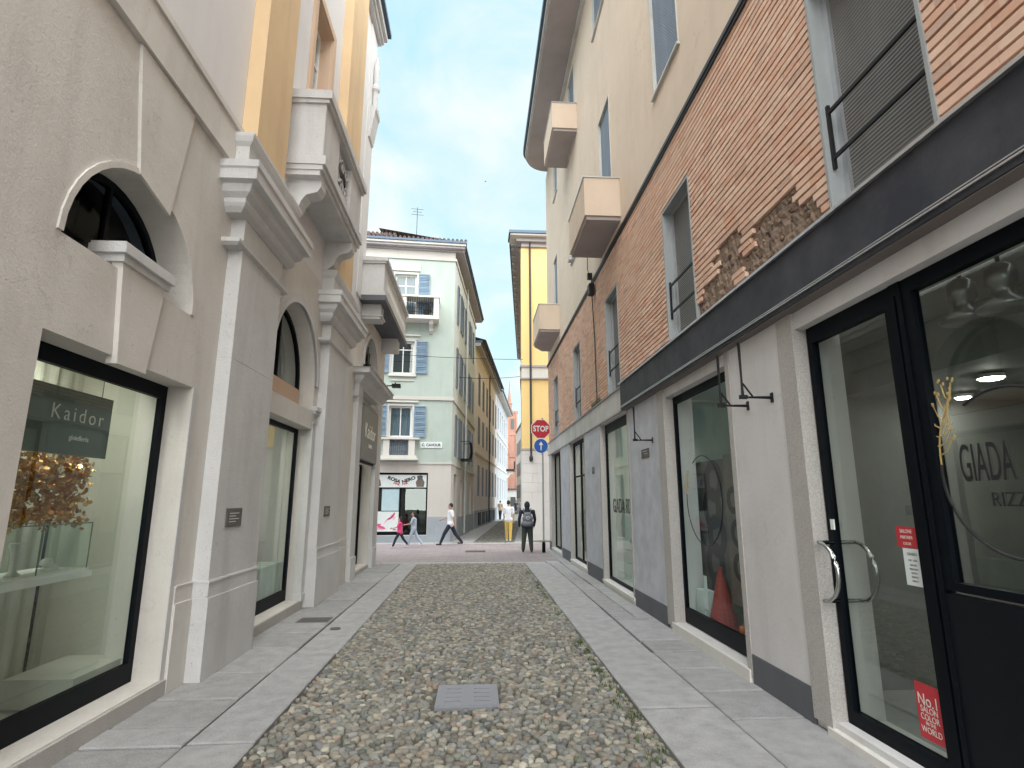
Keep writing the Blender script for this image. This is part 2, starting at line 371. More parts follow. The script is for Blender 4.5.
# left and right paving of real slabs
def slabs(x0, x1, y0, y1, lens, tone, jit=.05, skew=0):
    mb = MB(); y = y0
    while y < y1:
        L = random.choice(lens) * random.uniform(.85, 1.15); e = min(y + L, y1); t = random.uniform(1 - jit, 1 + jit) * tone
        mb.col = (t * 1.05, t * 1.035, t * 1.03 + random.uniform(0, .012)); h = random.uniform(-.008, .006); gp = random.uniform(.010, .022); c = .009
        xa, xb = x0 + gp / 2, x1 - gp / 2; J = [random.uniform(0, .013) for _ in range(8)]; gy = random.uniform(.012, .03); e0, e = e, e - gy + gp; h2 = [h + random.uniform(-.0025, .0025) for _ in range(4)]
        mb.add([(xa, y, -.05), (xb, y, -.05), (xb, e - gp, -.05), (xa, e - gp, -.05),
                (xa, y, h - c), (xb, y, h - c), (xb, e - gp, h - c), (xa, e - gp, h - c),
                (xa + c + J[0] * .4, y + c + J[1], h2[0]), (xb - c - J[2] * .4, y + c + J[3], h2[1]), (xb - c - J[4] * .4, e - gp - c - J[5], h2[2]), (xa + c + J[6] * .4, e - gp - c - J[7], h2[3])],
               [(0, 3, 2, 1), (0, 1, 5, 4), (1, 2, 6, 5), (2, 3, 7, 6), (3, 0, 4, 7), (4, 5, 9, 8), (5, 6, 10, 9), (6, 7, 11, 10), (7, 4, 8, 11), (8, 9, 10, 11)])
        y = e0
    return mb
def merge(*ms):
    r = MB()
    for m in ms:
        b = len(r.v); r.v += m.v; r.p += [[b + i for i in f] for f in m.p]; r.c += m.c
    return r
struct('left_kerb_band', slabs(-2.10, -1.60, -6, 16.55, [1.3, 1.7, 2.2], .41), 'slab', 'pale granite band edging the cobbles on the left')
struct('left_pavement', slabs(-2.96, -2.106, -6, 16.5, [.38, .5, .72, .9], .37, .12), 'slab', 'grey slab pavement under the left shop windows')
struct('right_kerb_band', slabs(1.41, 2.10, -6, 16.55, [1.6, 2.1, 2.6], .42), 'slab', 'pale granite band edging the cobbles on the right')
struct('right_pavement', merge(slabs(2.106, 2.80, -6, 9, [.6, .85, 1.1], .37, .13), slabs(2.106, 2.45, 9, 17.4, [.6, .9], .36, .1), slabs(2.456, 2.80, 9, 21.3, [.8, 1.1], .37, .1)), 'slab', 'grey slab pavement under the right shop windows')
c = MB(); c.box(-60, 60, 16.9, 24.0, -.06, -.012); struct('cross_street', c, 'setts', 'purple-grey porphyry setts of the crossing street')
def slabrow(y0, y1, x0, x1, lens, tone):
    m = slabs(y0, y1, x0, x1, lens, tone); m.v = [(b, a, z) for a, b, z in m.v]; return m
struct('crossing_edge_band', slabrow(16.6, 16.9, -9, 2.45, [1.0, 1.4], .46), 'slab', 'white granite strip where the cobbles meet the crossing')
struct('far_kerb_band', slabrow(24.0, 24.3, -9, 6, [1.1, 1.5], .52), 'slab', 'white granite strip on the far side of the crossing')
c = MB(); c.box(-9, 12, 24.3, 110, -.06, -.014); struct('side_street', c, 'pebbles', 'cobbled street running on beyond the crossing')
def strip(fr, pts, z0, z1, mat, name, label):
    m = MB(fr); m.prism(pts, z0, z1, 'ud'); struct(name, m, mat, label)
sp = MB(GS); sp.box(-.2, 70, .0, 1.0, -.05, .004); sp.box(-.2, 70, 2.75, 3.4, -.05, .004)
sp.c = [(.36, .36, .375)] * len(sp.v); struct('side_street_pavement', sp, 'slab', 'grey stone pavements of the street beyond the crossing')
sp = MB(); sp.box(-12, -1.0, 24.3, 25.2, -.05, .012); sp.c = [(.40, .40, .41)] * len(sp.v); struct('corner_pavement', sp, 'slab', 'pavement in front of the pale green corner house')

# cobbles: thousands of real rounded stones
def cobbles():
    mb = MB(); rnd = random.Random(5); cell = .062
    hole = (-.36, .25, 5.28, 5.92); pal = [(.24, .235, .22), (.33, .315, .285), (.30, .30, .29), (.36, .345, .30), (.25, .265, .28), (.40, .37, .31), (.21, .22, .21), (.33, .34, .33), (.44, .42, .37), (.27, .29, .26), (.36, .30, .25)]
    y = -1.0; row = 0
    while y < 16.58:
        x = -1.6 + (.04 if row % 2 else .0) + cell * .45
        while x < 1.40:
            px = x + rnd.uniform(-.02, .02); py = y + rnd.uniform(-.02, .02)
            if not (hole[0] < px < hole[1] and hole[2] < py < hole[3]):
                a = cell * rnd.choice((rnd.uniform(.40, .58), rnd.uniform(.5, .82))); b = cell * rnd.uniform(.40, .56); th = rnd.uniform(0, math.pi); h = rnd.uniform(.008, .014)
                if px + a > 1.405: a = b = min(a, 1.408 - px)
                if px - a < -1.6: a = b = min(a, px + 1.598)
                if a < .012: x += cell; continue
                t = rnd.uniform(.5, 1.14); c0 = rnd.choice(pal); mb.col = (min(.7, c0[0] * t * 1.0), min(.7, c0[1] * t * .97), min(.7, c0[2] * t * .92))
                n = 9 if y < 9 else 7; e = [rnd.uniform(.86, 1.12) for _ in range(n)]; ct, st = math.cos(th), math.sin(th); vs = []
                tx, ty = rnd.uniform(-.18, .18), rnd.uniform(-.18, .18)
                for rr, zz in ((1.04, -.03), (1.0, -.004), (.84, .68 * h), (.48, .95 * h)):
                    for k in range(n):
                        q = 2 * math.pi * k / n; ex = a * rr * e[k] * math.cos(q); ey = b * rr * e[k] * math.sin(q)
                        vs.append((px + ex * ct - ey * st, py + ex * st + ey * ct, zz - .012 + (tx * ex + ty * ey if zz > 0 else 0)))
                vs.append((px, py, h - .012))
                fs = [(i * n + k, i * n + (k + 1) % n, (i + 1) * n + (k + 1) % n, (i + 1) * n + k) for i in range(3) for k in range(n)] + [(3 * n + k, 3 * n + (k + 1) % n, 4 * n) for k in range(n)]
                mb.add(vs, fs)
            x += cell * rnd.uniform(.92, 1.08)
        y += cell * .86; row += 1
    return mb
o = struct('cobblestones', cobbles(), 'cobble', 'rounded grey and beige river cobbles paving the lane', kind='stuff', smooth=True)
cb = MB(); cb.box(-1.6, 1.41, -1.1, 16.6, -.055, -.026); struct('cobble_bed', cb, 'bed', 'dark sandy bed between the cobbles')
# weeds
wd = MB(); rnd = random.Random(3)
def weed(x, y, n, s):
    for _ in range(n):
        a = rnd.uniform(0, 6.28); px, py = x + rnd.uniform(-s, s), y + rnd.uniform(-s * 2, s * 2); L = rnd.uniform(.012, .035); w = .005
        wd.add([(px - w * math.sin(a), py + w * math.cos(a), -.01), (px + w * math.sin(a), py - w * math.cos(a), -.01), (px + L * .5 * math.cos(a), py + L * .5 * math.sin(a), L)], [(0, 1, 2)])
for k in range(90): 
    y = rnd.choice([rnd.uniform(4.2, 6), rnd.uniform(5.6, 7.6), rnd.uniform(9, 15)]); weed(1.36 - abs(rnd.gauss(0, .07)), y, 14, .025)
for k in range(30): weed(-2.95 + rnd.uniform(0, .03), rnd.uniform(4.9, 6), 6, .015)
for k in range(12): weed(rnd.uniform(-1.2, 1.2), rnd.uniform(4, 8), 8, .03)
struct('weeds', wd, 'leaf', 'tiny green weeds in the joints of the paving', kind='stuff')
# covers
t = empty('drain_cover', (-.055, 5.6, 0), 'square grey drain cover with eight slots set among the cobbles', 'drain cover')
m = MB(); m.box(-.335, .225, 5.30, 5.90, -.04, .004)
make('frame', m, 'coverst', t)
m = MB(); x0, x1, y0, y1 = -.315, .205, 5.32, 5.88
slots = []
for cx in (-.185, .075):
    for k in range(4): slots.append((cx - .07, cx + .07, 5.415 + k * .11, 5.435 + k * .11))
ys = sorted({y0, y1} | {q for s in slots for q in s[2:]})
for a, b in zip(ys, ys[1:]):
    if any(abs(s[2] - a) < 1e-6 and abs(s[3] - b) < 1e-6 for s in slots):
        for xa, xb in ((x0, -.255), (-.115, .005), (.145, x1)): m.box(xa, xb, a, b, .004, .012)
    else: m.box(x0, x1, a, b, .004, .012)
make('lid', m, 'coverst', t)
def plate(name, x0, x1, y0, y1, mat, label):
    m = MB(); m.box(x0, x1, y0, y1, -.02, .008)
    k = x0 + .03
    while k < x1 - .03: m.box(k, k + .012, y0 + .03, y1 - .03, .008, .0105); k += .035
    tag(make(name, m, mat, loc=((x0 + x1) / 2, (y0 + y1) / 2, 0)), label, 'cover')
plate('access_cover', -2.60, -2.14, 8.85, 9.2, 'castiron', 'rusty brown rectangular cover in the left pavement')
m = MB(); m.lathe((-1.93, 8.45, -.02), [(.07, 0), (.07, .027), (.055, .029)], 20); tag(make('valve_cap', m, 'castiron', loc=(-1.93, 8.45, 0)), 'small round dark cap in the pale left kerb band', 'cap')
plate('utility_cover', -.35, .35, 20.1, 20.6, 'castiron', 'flat dark cover out in the purple-grey crossing')

# ------------------------------------------------------------------ facade helpers
def opening(fr, parent, u0, u1, z0, z1, d, fw=(.06, .06, .06, .06), fmat='frame', gmat='g_win', name='window', mull=(), trans=(), depth=.05):
    """framed pane: frame is the part, pane its sub-part"""
    l, r, b, t = fw; f = MB(fr)
    f.box(u0, u0 + l, d - depth, d, z0, z1); f.box(u1 - r, u1, d - depth, d, z0, z1)
    f.box(u0 + l, u1 - r, d - depth, d, z0, z0 + b); f.box(u0 + l, u1 - r, d - depth, d, z1 - t, z1)
    for q in mull: f.box(q - .022, q + .022, d - depth, d - .003, z0 + b, z1 - t)
    for q in trans: f.box(u0 + l, u1 - r, d - depth, d - .006, q - .02, q + .02)
    fo = make(name, f, fmat, parent)
    p = MB(fr); dm = d - depth * .55; p.add([(u0 + l, dm, z0 + b), (u1 - r, dm, z0 + b), (u1 - r, dm, z1 - t), (u0 + l, dm, z1 - t)], [(0, 1, 2, 3)])
    make('pane', p, gmat, fo)
    return fo
def room(fr, parent, u0, u1, z0, z1, d, depth, wall, floor='inter', ceil='white', name='shop_interior'):
    m = MB(fr); t = .04
    m.box(u0 - t, u1 + t, d - depth - t, d - depth, z0 - t, z1 + t); m.box(u0 - t, u0, d - depth, d, z0, z1); m.box(u1, u1 + t, d - depth, d, z0, z1)
    r = make(name, m, wall, parent)
    m = MB(fr); m.box(u0 - t, u1 + t, d - depth, d, z0 - t, z0); make('room_floor', m, floor, r)
    m = MB(fr); m.box(u0 - t, u1 + t, d - depth, d, z1, z1 + t); make('room_ceiling', m, ceil, r)
    return r
def shutter(fr, parent, u0, u1, z0, z1, d, mat='louv', name='shutter'):
    m = MB(fr); f = .05
    m.box(u0, u0 + f, d, d + .04, z0, z1); m.box(u1 - f, u1, d, d + .04, z0, z1)
    m.box(u0 + f, u1 - f, d, d + .04, z0, z0 + f); m.box(u0 + f, u1 - f, d, d + .04, z1 - f, z1)
    n = max(4, int((z1 - z0 - 2 * f) / .075))
    for k in range(n):
        z = z0 + f + (z1 - z0 - 2 * f) * k / n; h = (z1 - z0 - 2 * f) / n
        m.add([(u0 + f, d + .034, z), (u1 - f, d + .034, z), (u1 - f, d + .008, z + h), (u0 + f, d + .008, z + h)], [(0, 1, 2, 3)])
    return make(name, m, mat, parent)
def moulding(m, u0, u1, prof, ret=True):
    """profile [(d, z)...] run along u with square returns"""
    for (da, za), (db, zb) in zip(prof, prof[1:]):
        if zb > za: 
            n = (da + db) / 2; 
            m.add([(u0 - da, 0, za), (u0 - da, da, za), (u1 + da, da, za), (u1 + da, 0, za), (u0 - db, 0, zb), (u0 - db, db, zb), (u1 + db, db, zb), (u1 + db, 0, zb)],
                  [(0, 1, 2, 3), (4, 5, 6, 7), (0, 1, 5, 4), (1, 2, 6, 5), (2, 3, 7, 6), (3, 0, 4, 7)])

# ------------------------------------------------------------------ LEFT BUILDING
lb = empty('stone_palazzo', (-2.86, 8, 0), 'grey rendered palazzo on the left with stone pilasters, arched windows and heavy balconies', 'building')
H1 = (3.72, 5.72, .14, 2.86); A1 = (3.73, 5.50, 3.55, 4.44, 'arch'); H2 = (7.5, 9.92, .14, 2.95); A2 = (7.65, 9.85, 3.25, 4.80, 'arch')
H3 = (13.5, 15.62, .10, 4.35); A3 = (13.85, 15.65, 4.60, 5.98, 'arch'); HU = (8.35, 9.35, 7.35, 10.35)
m = MB(LW); m.wall(-7, 13.3, 0, 5.6, -.5, 0, [H1, A1, H2, A2]); m.wall(13.3, 17.0, 0, 6.45, -.5, 0, [H3, A3]); m.box(16.6, 17.0, -8, -.5, 0, 6.45)
make('ground_floor_wall', m, 'stone', lb)
m = MB(LW); m.wall(-7, 13.3, 5.6, 14.0, -.5, 0, [HU, (4.2, 5.2, 7.35, 10.35)]); m.box(12.9, 13.3, -8, -.5, 6.4, 14.0)
make('upper_wall', m, 'lilac', lb)
m = MB(LW); m.box(-7, 6.14, .001, .06, 5.50, 5.97); m.box(-7, 6.14, .001, .085, 5.93, 6.0); makes('string_course', m, 'stone', lb)
m = MB(LW); m.box(-7.2, 13.36, -8, .12, 13.92, 14.0); m.box(-7.2, 13.40, -8, .18, 14.0, 14.12); m.box(-7.2, 13.44, -8, .26, 14.12, 14.3); make('eaves', m, 'stone2', lb)
m = MB(LW); m.box(-7.2, 13.5, -8.2, .35, 14.3, 14.42); make('gutter', m, 'gutter', lb)
# sunken-joint lines of the render (thin V grooves are modelled as narrow raised beads)
m = MB(LW); m.prism([(4.41, 4.42), (4.90, 4.30), (5.10, 5.49), (4.20, 5.49)], .001, .03); make('keystone', m, 'stone', lb)
m = MB(LW); m.prism([(4.45, 2.80), (4.84, 2.80), (4.96, 3.60), (4.35, 3.60)], -.05, .038); make('lintel_console', m, 'stone', lb)
m = MB(LW); m.box(4.32, 5.0, -.2, .06, 3.60, 3.66); m.box(4.28, 5.03, -.2, .09, 3.66, 3.73); m.box(4.30, 5.01, -.2, .07, 3.73, 3.76); make('console_cap', m, 'stone2', lb)
def archivolt(cu, sp, r, w, d1, mat='stone', zb=None):
    m = MB(LW); n = 20; t = [math.pi * k / n for k in range(n + 1)]
    for a, b in zip(t, t[1:]):
        m.prism([(cu + r * math.cos(a), sp + r * math.sin(a)), (cu + (r + w) * math.cos(a), sp + (r + w) * math.sin(a)), (cu + (r + w) * math.cos(b), sp + (r + w) * math.sin(b)), (cu + r * math.cos(b), sp + r * math.sin(b))], .001, d1)
    make('archivolt', m, mat, lb)
archivolt(4.615, 3.555, .885, .05, .018)
archivolt(8.75, 3.70, 1.1, .16, .035, 'stone2'); archivolt(8.75, 3.70, 1.1, .05, .055, 'stone2')
archivolt(14.75, 5.08, .9, .13, .04, 'stone2')
def lunette(u0, u1, za, zb, d, bars, gm='g_dark', name='arched_window'):
    cu = (u0 + u1) / 2; r = (u1 - u0) / 2; sp = zb - r; fr_ = MB(LW); n = 18; w = .06
    t = [math.pi * k / n for k in range(n + 1)]
    for a, b in zip(t, t[1:]):
        fr_.prism([(cu + (r - w) * math.cos(a), sp + (r - w) * math.sin(a)), (cu + r * math.cos(a), sp + r * math.sin(a)), (cu + r * math.cos(b), sp + r * math.sin(b)), (cu + (r - w) * math.cos(b), sp + (r - w) * math.sin(b))], d - .06, d)
    fr_.box(u0, u1, d - .06, d + .01, za, za + .06)
    if sp > za + .07: fr_.box(u0, u0 + w, d - .06, d, za + .06, sp); fr_.box(u1 - w, u1, d - .06, d, za + .06, sp)
    for q in bars: fr_.box(q - .02, q + .02, d - .05, d - .004, za + .06, sp + math.sqrt(max(0, r * r - (q - cu) ** 2)) - .02)
    fo = make(name, fr_, 'frame', lb)
    g_ = MB(LW); pts = [(u0 + .01, d - .03, za)] + [(u1 - .01, d - .03, za)] + [(cu + (r - .01) * math.cos(a), d - .03, sp + (r - .01) * math.sin(a)) for a in t]
    g_.add(pts, [list(range(len(pts)))]); make('pane', g_, gm, fo)
lunette(3.73, 5.50, 3.55, 4.44, -.3, (4.6,), 'g_arch'); lunette(7.65, 9.85, 3.25, 4.80, -.26, (8.75,)); lunette(13.85, 15.65, 4.60, 5.98, -.22, (14.3, 14.75, 15.2))
m = MB(LW); m.box(7.7, 9.8, -.30, -.235, 3.31, 3.62); make('transom_panel', m, 'orng', lb)
m = MB(LW)
for k in range(9):
    q = 13.95 + k * .2; m.tube([(q, -.16, 4.6), (q, -.16, 5.08 + math.sqrt(max(.01, .81 - (q - 14.75) ** 2)))], .012, 6)
for z in (4.8, 5.1, 5.4): m.tube([(13.87, -.16, z), (15.63, -.16, z)], .012, 6)
make('arch_grille', m, 'iron', lb)
for q in ((3.4, 6.0, 3.2, 5.3), (7.4, 10.3, 3.16, 5.4), (13.5, 16.4, 4.42, 6.25)): room(LW, lb, q[0], q[1], q[2], q[3], -.502, 1.1, 'idark', 'idark', 'idark', 'arch_recess')
# granite thresholds
m = MB(LW); m.box(2.9, 5.80, -.26, .03, -.02, .13); m.box(7.46, 9.98, -.26, .012, -.02, .13); m.box(13.5, 15.62, -.3, .04, -.02, .09); makes('threshold', m, 'granite', lb)
# plinth and stone margins
m = MB(LW); m.box(5.80, 6.12, .001, .035, 0, .78); m.box(5.802, 6.12, .001, .018, .78, .93); m.box(5.80, 6.12, .001, .026, .93, 0.945)
m.box(-7, 3.6, .001, .035, 0, .78); m.box(11.72, 13.3, .001, .035, 0, .78); m.box(11.72, 13.3, .001, .02, .80, .93)
makes('plinth', m, 'stone', lb)
m = MB(LW); m.box(5.722, 5.80, -.05, .008, .13, 2.86); make('window_surround', m, 'stone2', lb)
def pilaster(u0, u1, upper=True):
    m = MB(LW); m.box(u0, u1, .001, .157, .95, 4.95)
    for za, zb in ((.95, 2.06), (2.066, 3.28), (3.286, 4.54)): m.box(u0 - .003, u1 + .003, .001, .16, za, zb)
    m.box(u0 - .022, u1 + .022, .001, .187, 0, .78); m.box(u0 - .012, u1 + .012, .001, .173, .78, .95); m.box(u0 - .018, u1 + .018, .001, .182, .925, .94)
    p = make('pilaster', m, 'stone2', lb)
    m = MB(LW); moulding(m, u0, u1, [(.16, 4.54), (.20, 4.57), (.20, 4.61), (.17, 4.63)])
    moulding(m, u0, u1, [(.17, 4.93), (.22, 4.98), (.24, 5.02), (.24, 5.07), (.30, 5.12), (.33, 5.20), (.40, 5.22), (.40, 5.34), (.42, 5.36), (.42, 5.44)])
    moulding(m, u0, u1, [(.21, 5.44), (.21, 5.74), (.25, 5.78), (.27, 5.84), (.27, 5.88)])
    make('capital', m, 'stone2', p)
    if upper:
        m = MB(LW); m.box(u0, u1 - .3, .001, .19, 5.88, 13.9); make('upper_pilaster', m, 'yell', p)
pilaster(6.15, 7.42); pilaster(10.08, 11.65)
m = MB(LW); m.box(12.55, 13.28, .001, .03, 6.5, 13.9); make('corner_strip', m, 'lilac', lb)
# colonnette beside the second shop window
m = MB(LW); m.box(9.86, 10.06, -.14, .03, .13, .24); m.box(9.88, 10.06, -.12, .015, .24, 3.05); m.box(9.86, 10.06, -.14, .03, 3.05, 3.08); m.box(9.87, 10.06, -.13, .02, 3.16, 3.22); m.box(9.83, 10.06, -.16, .06, 3.22, 3.27); m.box(9.80, 10.06, -.19, .09, 3.27, 3.34)
make('colonnette', m, 'stone2', lb)
# shop windows and rooms
opening(LW, lb, 3.72, 5.72, .14, 2.86, -.24, (.07, .08, .17, .13), 'frame', 'g_shop', 'shop_window')
opening(LW, lb, 7.5, 9.92, .14, 2.95, -.24, (.05, .07, .17, .07), 'frame', 'g_shop', 'shop_window')
r1 = room(LW, lb, 1.2, 7.3, .1, 3.1, -.5, 1.6, 'offw', 'offw', 'white')
m = MB(LW); m.box(5.85, 5.9, -2.0, -.52, .1, 3.1); make('side_panel', m, 'offw', r1)
m = MB(LW)
pts = []
for k in range(60): pts.append((3.2 + k * .045, -1.15 + .012 * math.sin(k * 1.4)))
for (a, b), (c_, d_) in zip(pts, pts[1:]): m.add([(a, b, .12), (c_, d_, .12), (c_, d_, 3.05), (a, b, 3.05)], [(0, 1, 2, 3)])
make('curtain', m, 'curtain', r1)
m = MB(LW); m.box(5.1, 5.84, -.9, -.35, .12, .34); make('window_step', m, 'offw', r1)
r2 = room(LW, lb, 7.35, 10.6, .1, 3.1, -.5, 1.5, 'offw', 'inter', 'white')
m = MB(LW)
for k in range(5): m.box(7.8, 9.4, -1.9, -1.55, .5 + k * .45, .53 + k * .45)
m.box(7.75, 7.8, -1.9, -1.55, .1, 2.6); m.box(9.4, 9.45, -1.9, -1.55, .1, 2.6); make('shelving', m, 'white', r2)
m = MB(LW); m.box(7.5, 9.9, -.75, -.33, .14, .75); make('display_plinth', m, 'curtain2', r2)
# third bay: doorway
m = MB(LW); m.box(13.0, 13.48, .001, .11, .5, 4.36); m.box(12.98, 13.50, .001, .14, 0, .5); m.box(15.64, 16.15, .001, .11, .5, 4.36); m.box(15.62, 16.2, .001, .14, 0, .5); m.box(13.0, 16.15, .001, .11, 4.36, 4.42)
moulding(m, 13.0, 16.15, [(.08, 4.08), (.12, 4.12)]); make('door_surround', m, 'stone2', lb)
m = MB(LW); moulding(m, 13.12, 16.03, [(.11, 4.42), (.20, 4.50), (.24, 4.60), (.38, 4.64), (.38, 4.74), (.42, 4.76)]); make('door_cornice', m, 'stone2', lb)
d3 = opening(LW, lb, 13.5, 15.62, .10, 2.68, -.25, (.05, .06, .12, .05), 'frame', 'g_shop', 'shop_door', mull=(14.6,))
r3 = room(LW, lb, 13.3, 16.3, .08, 4.3, -.5, 1.4, 'offw', 'inter', 'white')
m = MB(LW); m.box(13.9, 14.5, -1.1, -.6, .1, 1.0); m.box(14.8, 15.4, -1.2, -.7, .1, .8); make('display_plinth', m, 'curtain2', r3)
# balcony over the second bay
def corbel(fr, parent, u0, u1, zt, dep, h, mat='stone2'):
    prof = [(.0, zt - h), (.06, zt - h), (dep * .35, zt - h * .82), (dep * .42, zt - h * .62), (dep * .55, zt - h * .45), (dep * .85, zt - h * .36), (dep * .95, zt - h * .2), (dep * .95, zt), (0, zt)]
    m = MB(fr); m.prism(prof, u0, u1, 'dz'); make('corbel', m, mat, parent)
def scroll(m, u, z, r, d, turns=1.4, sg=1):
    m.tube([(u + sg * r * (1 - .75 * k / 18) * math.cos(k / 18 * turns * 6.28), d, z + r * (1 - .75 * k / 18) * math.sin(k / 18 * turns * 6.28)) for k in range(19)], .014, 6)
m = MB(LW); m.box(7.62, 10.25, 0, .50, 6.44, 6.52); m.box(7.60, 10.27, 0, .54, 6.52, 6.60); m.box(7.58, 10.29, 0, .58, 6.60, 6.74)
bal = make('balcony', m, 'stone2', lb)
m = MB(LW); m.box(7.64, 7.76, 0, .52, 6.74, 7.64); m.box(10.12, 10.24, 0, .52, 6.74, 7.64); m.box(7.76, 8.5, .42, .52, 6.74, 7.64); m.box(9.4, 10.12, .42, .52, 6.74, 7.64); m.box(8.5, 9.4, .42, .52, 6.74, 6.85); make('parapet', m, 'stone2', bal)
m = MB(LW); m.box(7.60, 10.28, -.0, .57, 7.64, 7.70); m.box(7.57, 10.31, -.0, .61, 7.70, 7.84); 
make('coping', m, 'stone2', bal)
m = MB(LW)
for k in range(3):
    for j in range(2):
        scroll(m, 8.66 + .29 * k, 7.05 + j * .36, .13, .47, sg=(-1) ** k)
makes('scroll_panel', m, 'stone2', bal)
corbel(LW, bal, 7.75, 8.0, 6.44, .52, .55); corbel(LW, bal, 9.85, 10.1, 6.44, .52, .55)
# upper window with peach surround
m = MB(LW); m.box(8.2, 8.348, -.0, .05, 7.2, 10.5); m.box(9.352, 9.5, -.0, .05, 7.2, 10.5); m.box(8.348, 9.352, -.0, .05, 10.352, 10.5)
m.box(8.35, 8.36, -.4, -.002, 7.35, 10.35); m.box(9.34, 9.35, -.4, -.002, 7.35, 10.35); m.box(8.36, 9.34, -.4, -.002, 10.34, 10.35)
w = make('upper_window_surround', m, 'orng', lb); opening(LW, lb, 8.36, 9.34, 7.35, 10.34, -.2, (.07,) * 4, 'white', 'g_win', 'upper_window', mull=(8.85,), trans=(9.6,))
m = MB(LW); m.box(8.3, 9.4, -.9, -.55, 7.3, 10.4); m.box(4.1, 5.3, -.9, -.55, 7.3, 10.4); makes('window_backing', m, 'idark', lb)
opening(LW, lb, 4.2, 5.2, 7.35, 10.35, -.3, (.07,) * 4, 'white', 'g_win', 'upper_window', mull=(4.7,))
# little column on a corbel at the corner
m = MB(LW); m.prism([(.0, 10.7), (.07, 10.75), (.17, 11.45), (.20, 11.5), (.20, 11.62), (0, 11.62)], 12.75, 13.25, 'dz'); cc = make('corner_corbel', m, 'stone2', lb)
m = MB(LW); m.lathe((13.0, .10, 11.62), [(.11, 0), (.11, .06), (.07, .1), (.07, .55), (.11, .62), (.11, .7), (.06, .78), (.07, 1.3), (.03, 1.6)], 12); make('corner_column', m, 'stone2', cc)
# terrace over the third bay
m = MB(LW); m.box(12.98, 17.25, 0, .62, 6.47, 6.60); m.box(12.98, 17.25, -4, 0, 6.47, 6.55); ter = make('terrace', m, 'slate', lb)
m = MB(LW); m.box(13.0, 17.2, 0, .60, 6.60, 6.70); m.box(13.02, 13.14, .02, .56, 6.70, 7.42); m.box(17.06, 17.18, .02, .56, 6.70, 7.42); m.box(13.14, 13.5, .48, .56, 6.70, 7.42); make('parapet', m, 'stone2', ter)
m = MB(LW); m.box(12.97, 17.22, 0, .60, 7.42, 7.47); m.box(12.94, 17.25, 0, .64, 7.47, 7.56); make('coping', m, 'stone2', ter)
m = MB(LW)
for k in range(20): m.lathe((13.62 + k * .175, .52, 6.70), [(.045, 0), (.045, .06), (.03, .1), (.06, .25), (.03, .45), (.028, .55), (.045, .64), (.045, .72)], 8)
make('baluster_row', m, 'wtrim', ter)
m = MB(LW); m.box(13.3, 13.75, 0, .46, 6.1, 6.47); m.box(13.26, 13.79, 0, .50, 6.16, 6.2); m.box(16.3, 16.75, 0, .46, 6.1, 6.47); makes('corbel', m, 'stone2', ter)
m = MB(LW); m.box(12.9, 17, -8, -.01, 6.3, 6.44); make('terrace_deck', m, 'stone', lb)

# things on and in the left building
t = empty('hanging_sign', (-2.6, 14.5, 2.7), 'dark grey shop sign board with pale script letters over the third doorway', 'sign')
m = MB(LW); m.box(13.56, 15.56, .06, .14, 2.70, 4.02); make('board', m, 'signg', t, bevel=.006)
m = MB(LW); m.box(13.52, 15.6, -.04, .06, 2.66, 4.06); make('box_frame', m, 'frame', t)
text('lettering', 'Kaidor', LW, 14.5, .141, 3.42, .52, 'ltext', t); text('small_lettering', 'GIOIELLI', LW, 14.55, .141, 3.08, .12, 'ltext', t)
t = empty('window_sign', (-3.3, 4.6, 2.0), 'green-grey hanging panel lettered Kaidor behind the first left shop window', 'sign')
m = MB(LW); m.box(3.9, 5.15, -.40, -.385, 2.10, 2.62); m.tube([(4.2, -.39, 2.62), (4.2, -.39, 3.1)], .004, 5); m.tube([(5.0, -.39, 2.62), (5.0, -.39, 3.1)], .004, 5); make('panel', m, 'signd', t)
text('lettering', 'Kaidor', LW, 4.74, -.383, 2.42, .17, 'ltext', t, space=1.35, bold=-.01); text('small_lettering', 'gioielleria', LW, 4.78, -.383, 2.24, .06, 'ltext', t)
m = MB(LW); rnd = random.Random(8)
for k in range(1900):
    u = rnd.uniform(3.7, 5.10); z = rnd.uniform(1.62, 2.12) - .12 * abs(math.sin(u * 9)) * rnd.random(); d = rnd.uniform(-.62, -.42); s = rnd.uniform(.013, .026)
    ax = Vector((rnd.gauss(0, 1), rnd.gauss(0, 1), rnd.gauss(0, 1))).normalized(); b1 = ax.orthogonal().normalized(); b2 = ax.cross(b1)
    n_ = 8; vs = [tuple(Vector((u, d, z)) + (b1 * math.cos(q * .785) + b2 * math.sin(q * .785)) * s + ax * o_) for o_ in (-.003, .003) for q in range(n_)]
    m.add(vs, [tuple(range(n_)), tuple(range(n_, 2 * n_))] + [(q, (q + 1) % n_, n_ + (q + 1) % n_, n_ + q) for q in range(n_)])
m.tube([(3.7, -.52, 2.12), (5.1, -.52, 2.12)], .012, 8)
tag(make('gold_garland', m, 'gold', loc=(-3.4, 4.4, 1.9)), 'hanging mass of gold foil discs in the first left shop window', 'decoration')
t = empty('display_case', (-3.35, 4.7, 1.1), 'small glass display case on a white tray in the first left shop window', 'display case')
m = MB(LW); m.box(3.6, 5.22, -.85, -.40, 1.12, 1.17); m.box(3.62, 5.2, -.83, -.42, 1.17, 1.19); make('tray', m, 'white', t)
m = MB(LW)
for u in (3.64, 4.62, 5.18):
    m.tube([(u, -.43, 1.19), (u, -.43, 1.56)], .005, 6)
for d in (-.43, -.82): m.tube([(3.64, d, 1.56), (5.18, d, 1.56)], .005, 6)
m.tube([(5.18, -.82, 1.19), (5.18, -.82, 1.56), (5.18, -.43, 1.56)], .005, 6); make('case_edges', m, 'signd', t)
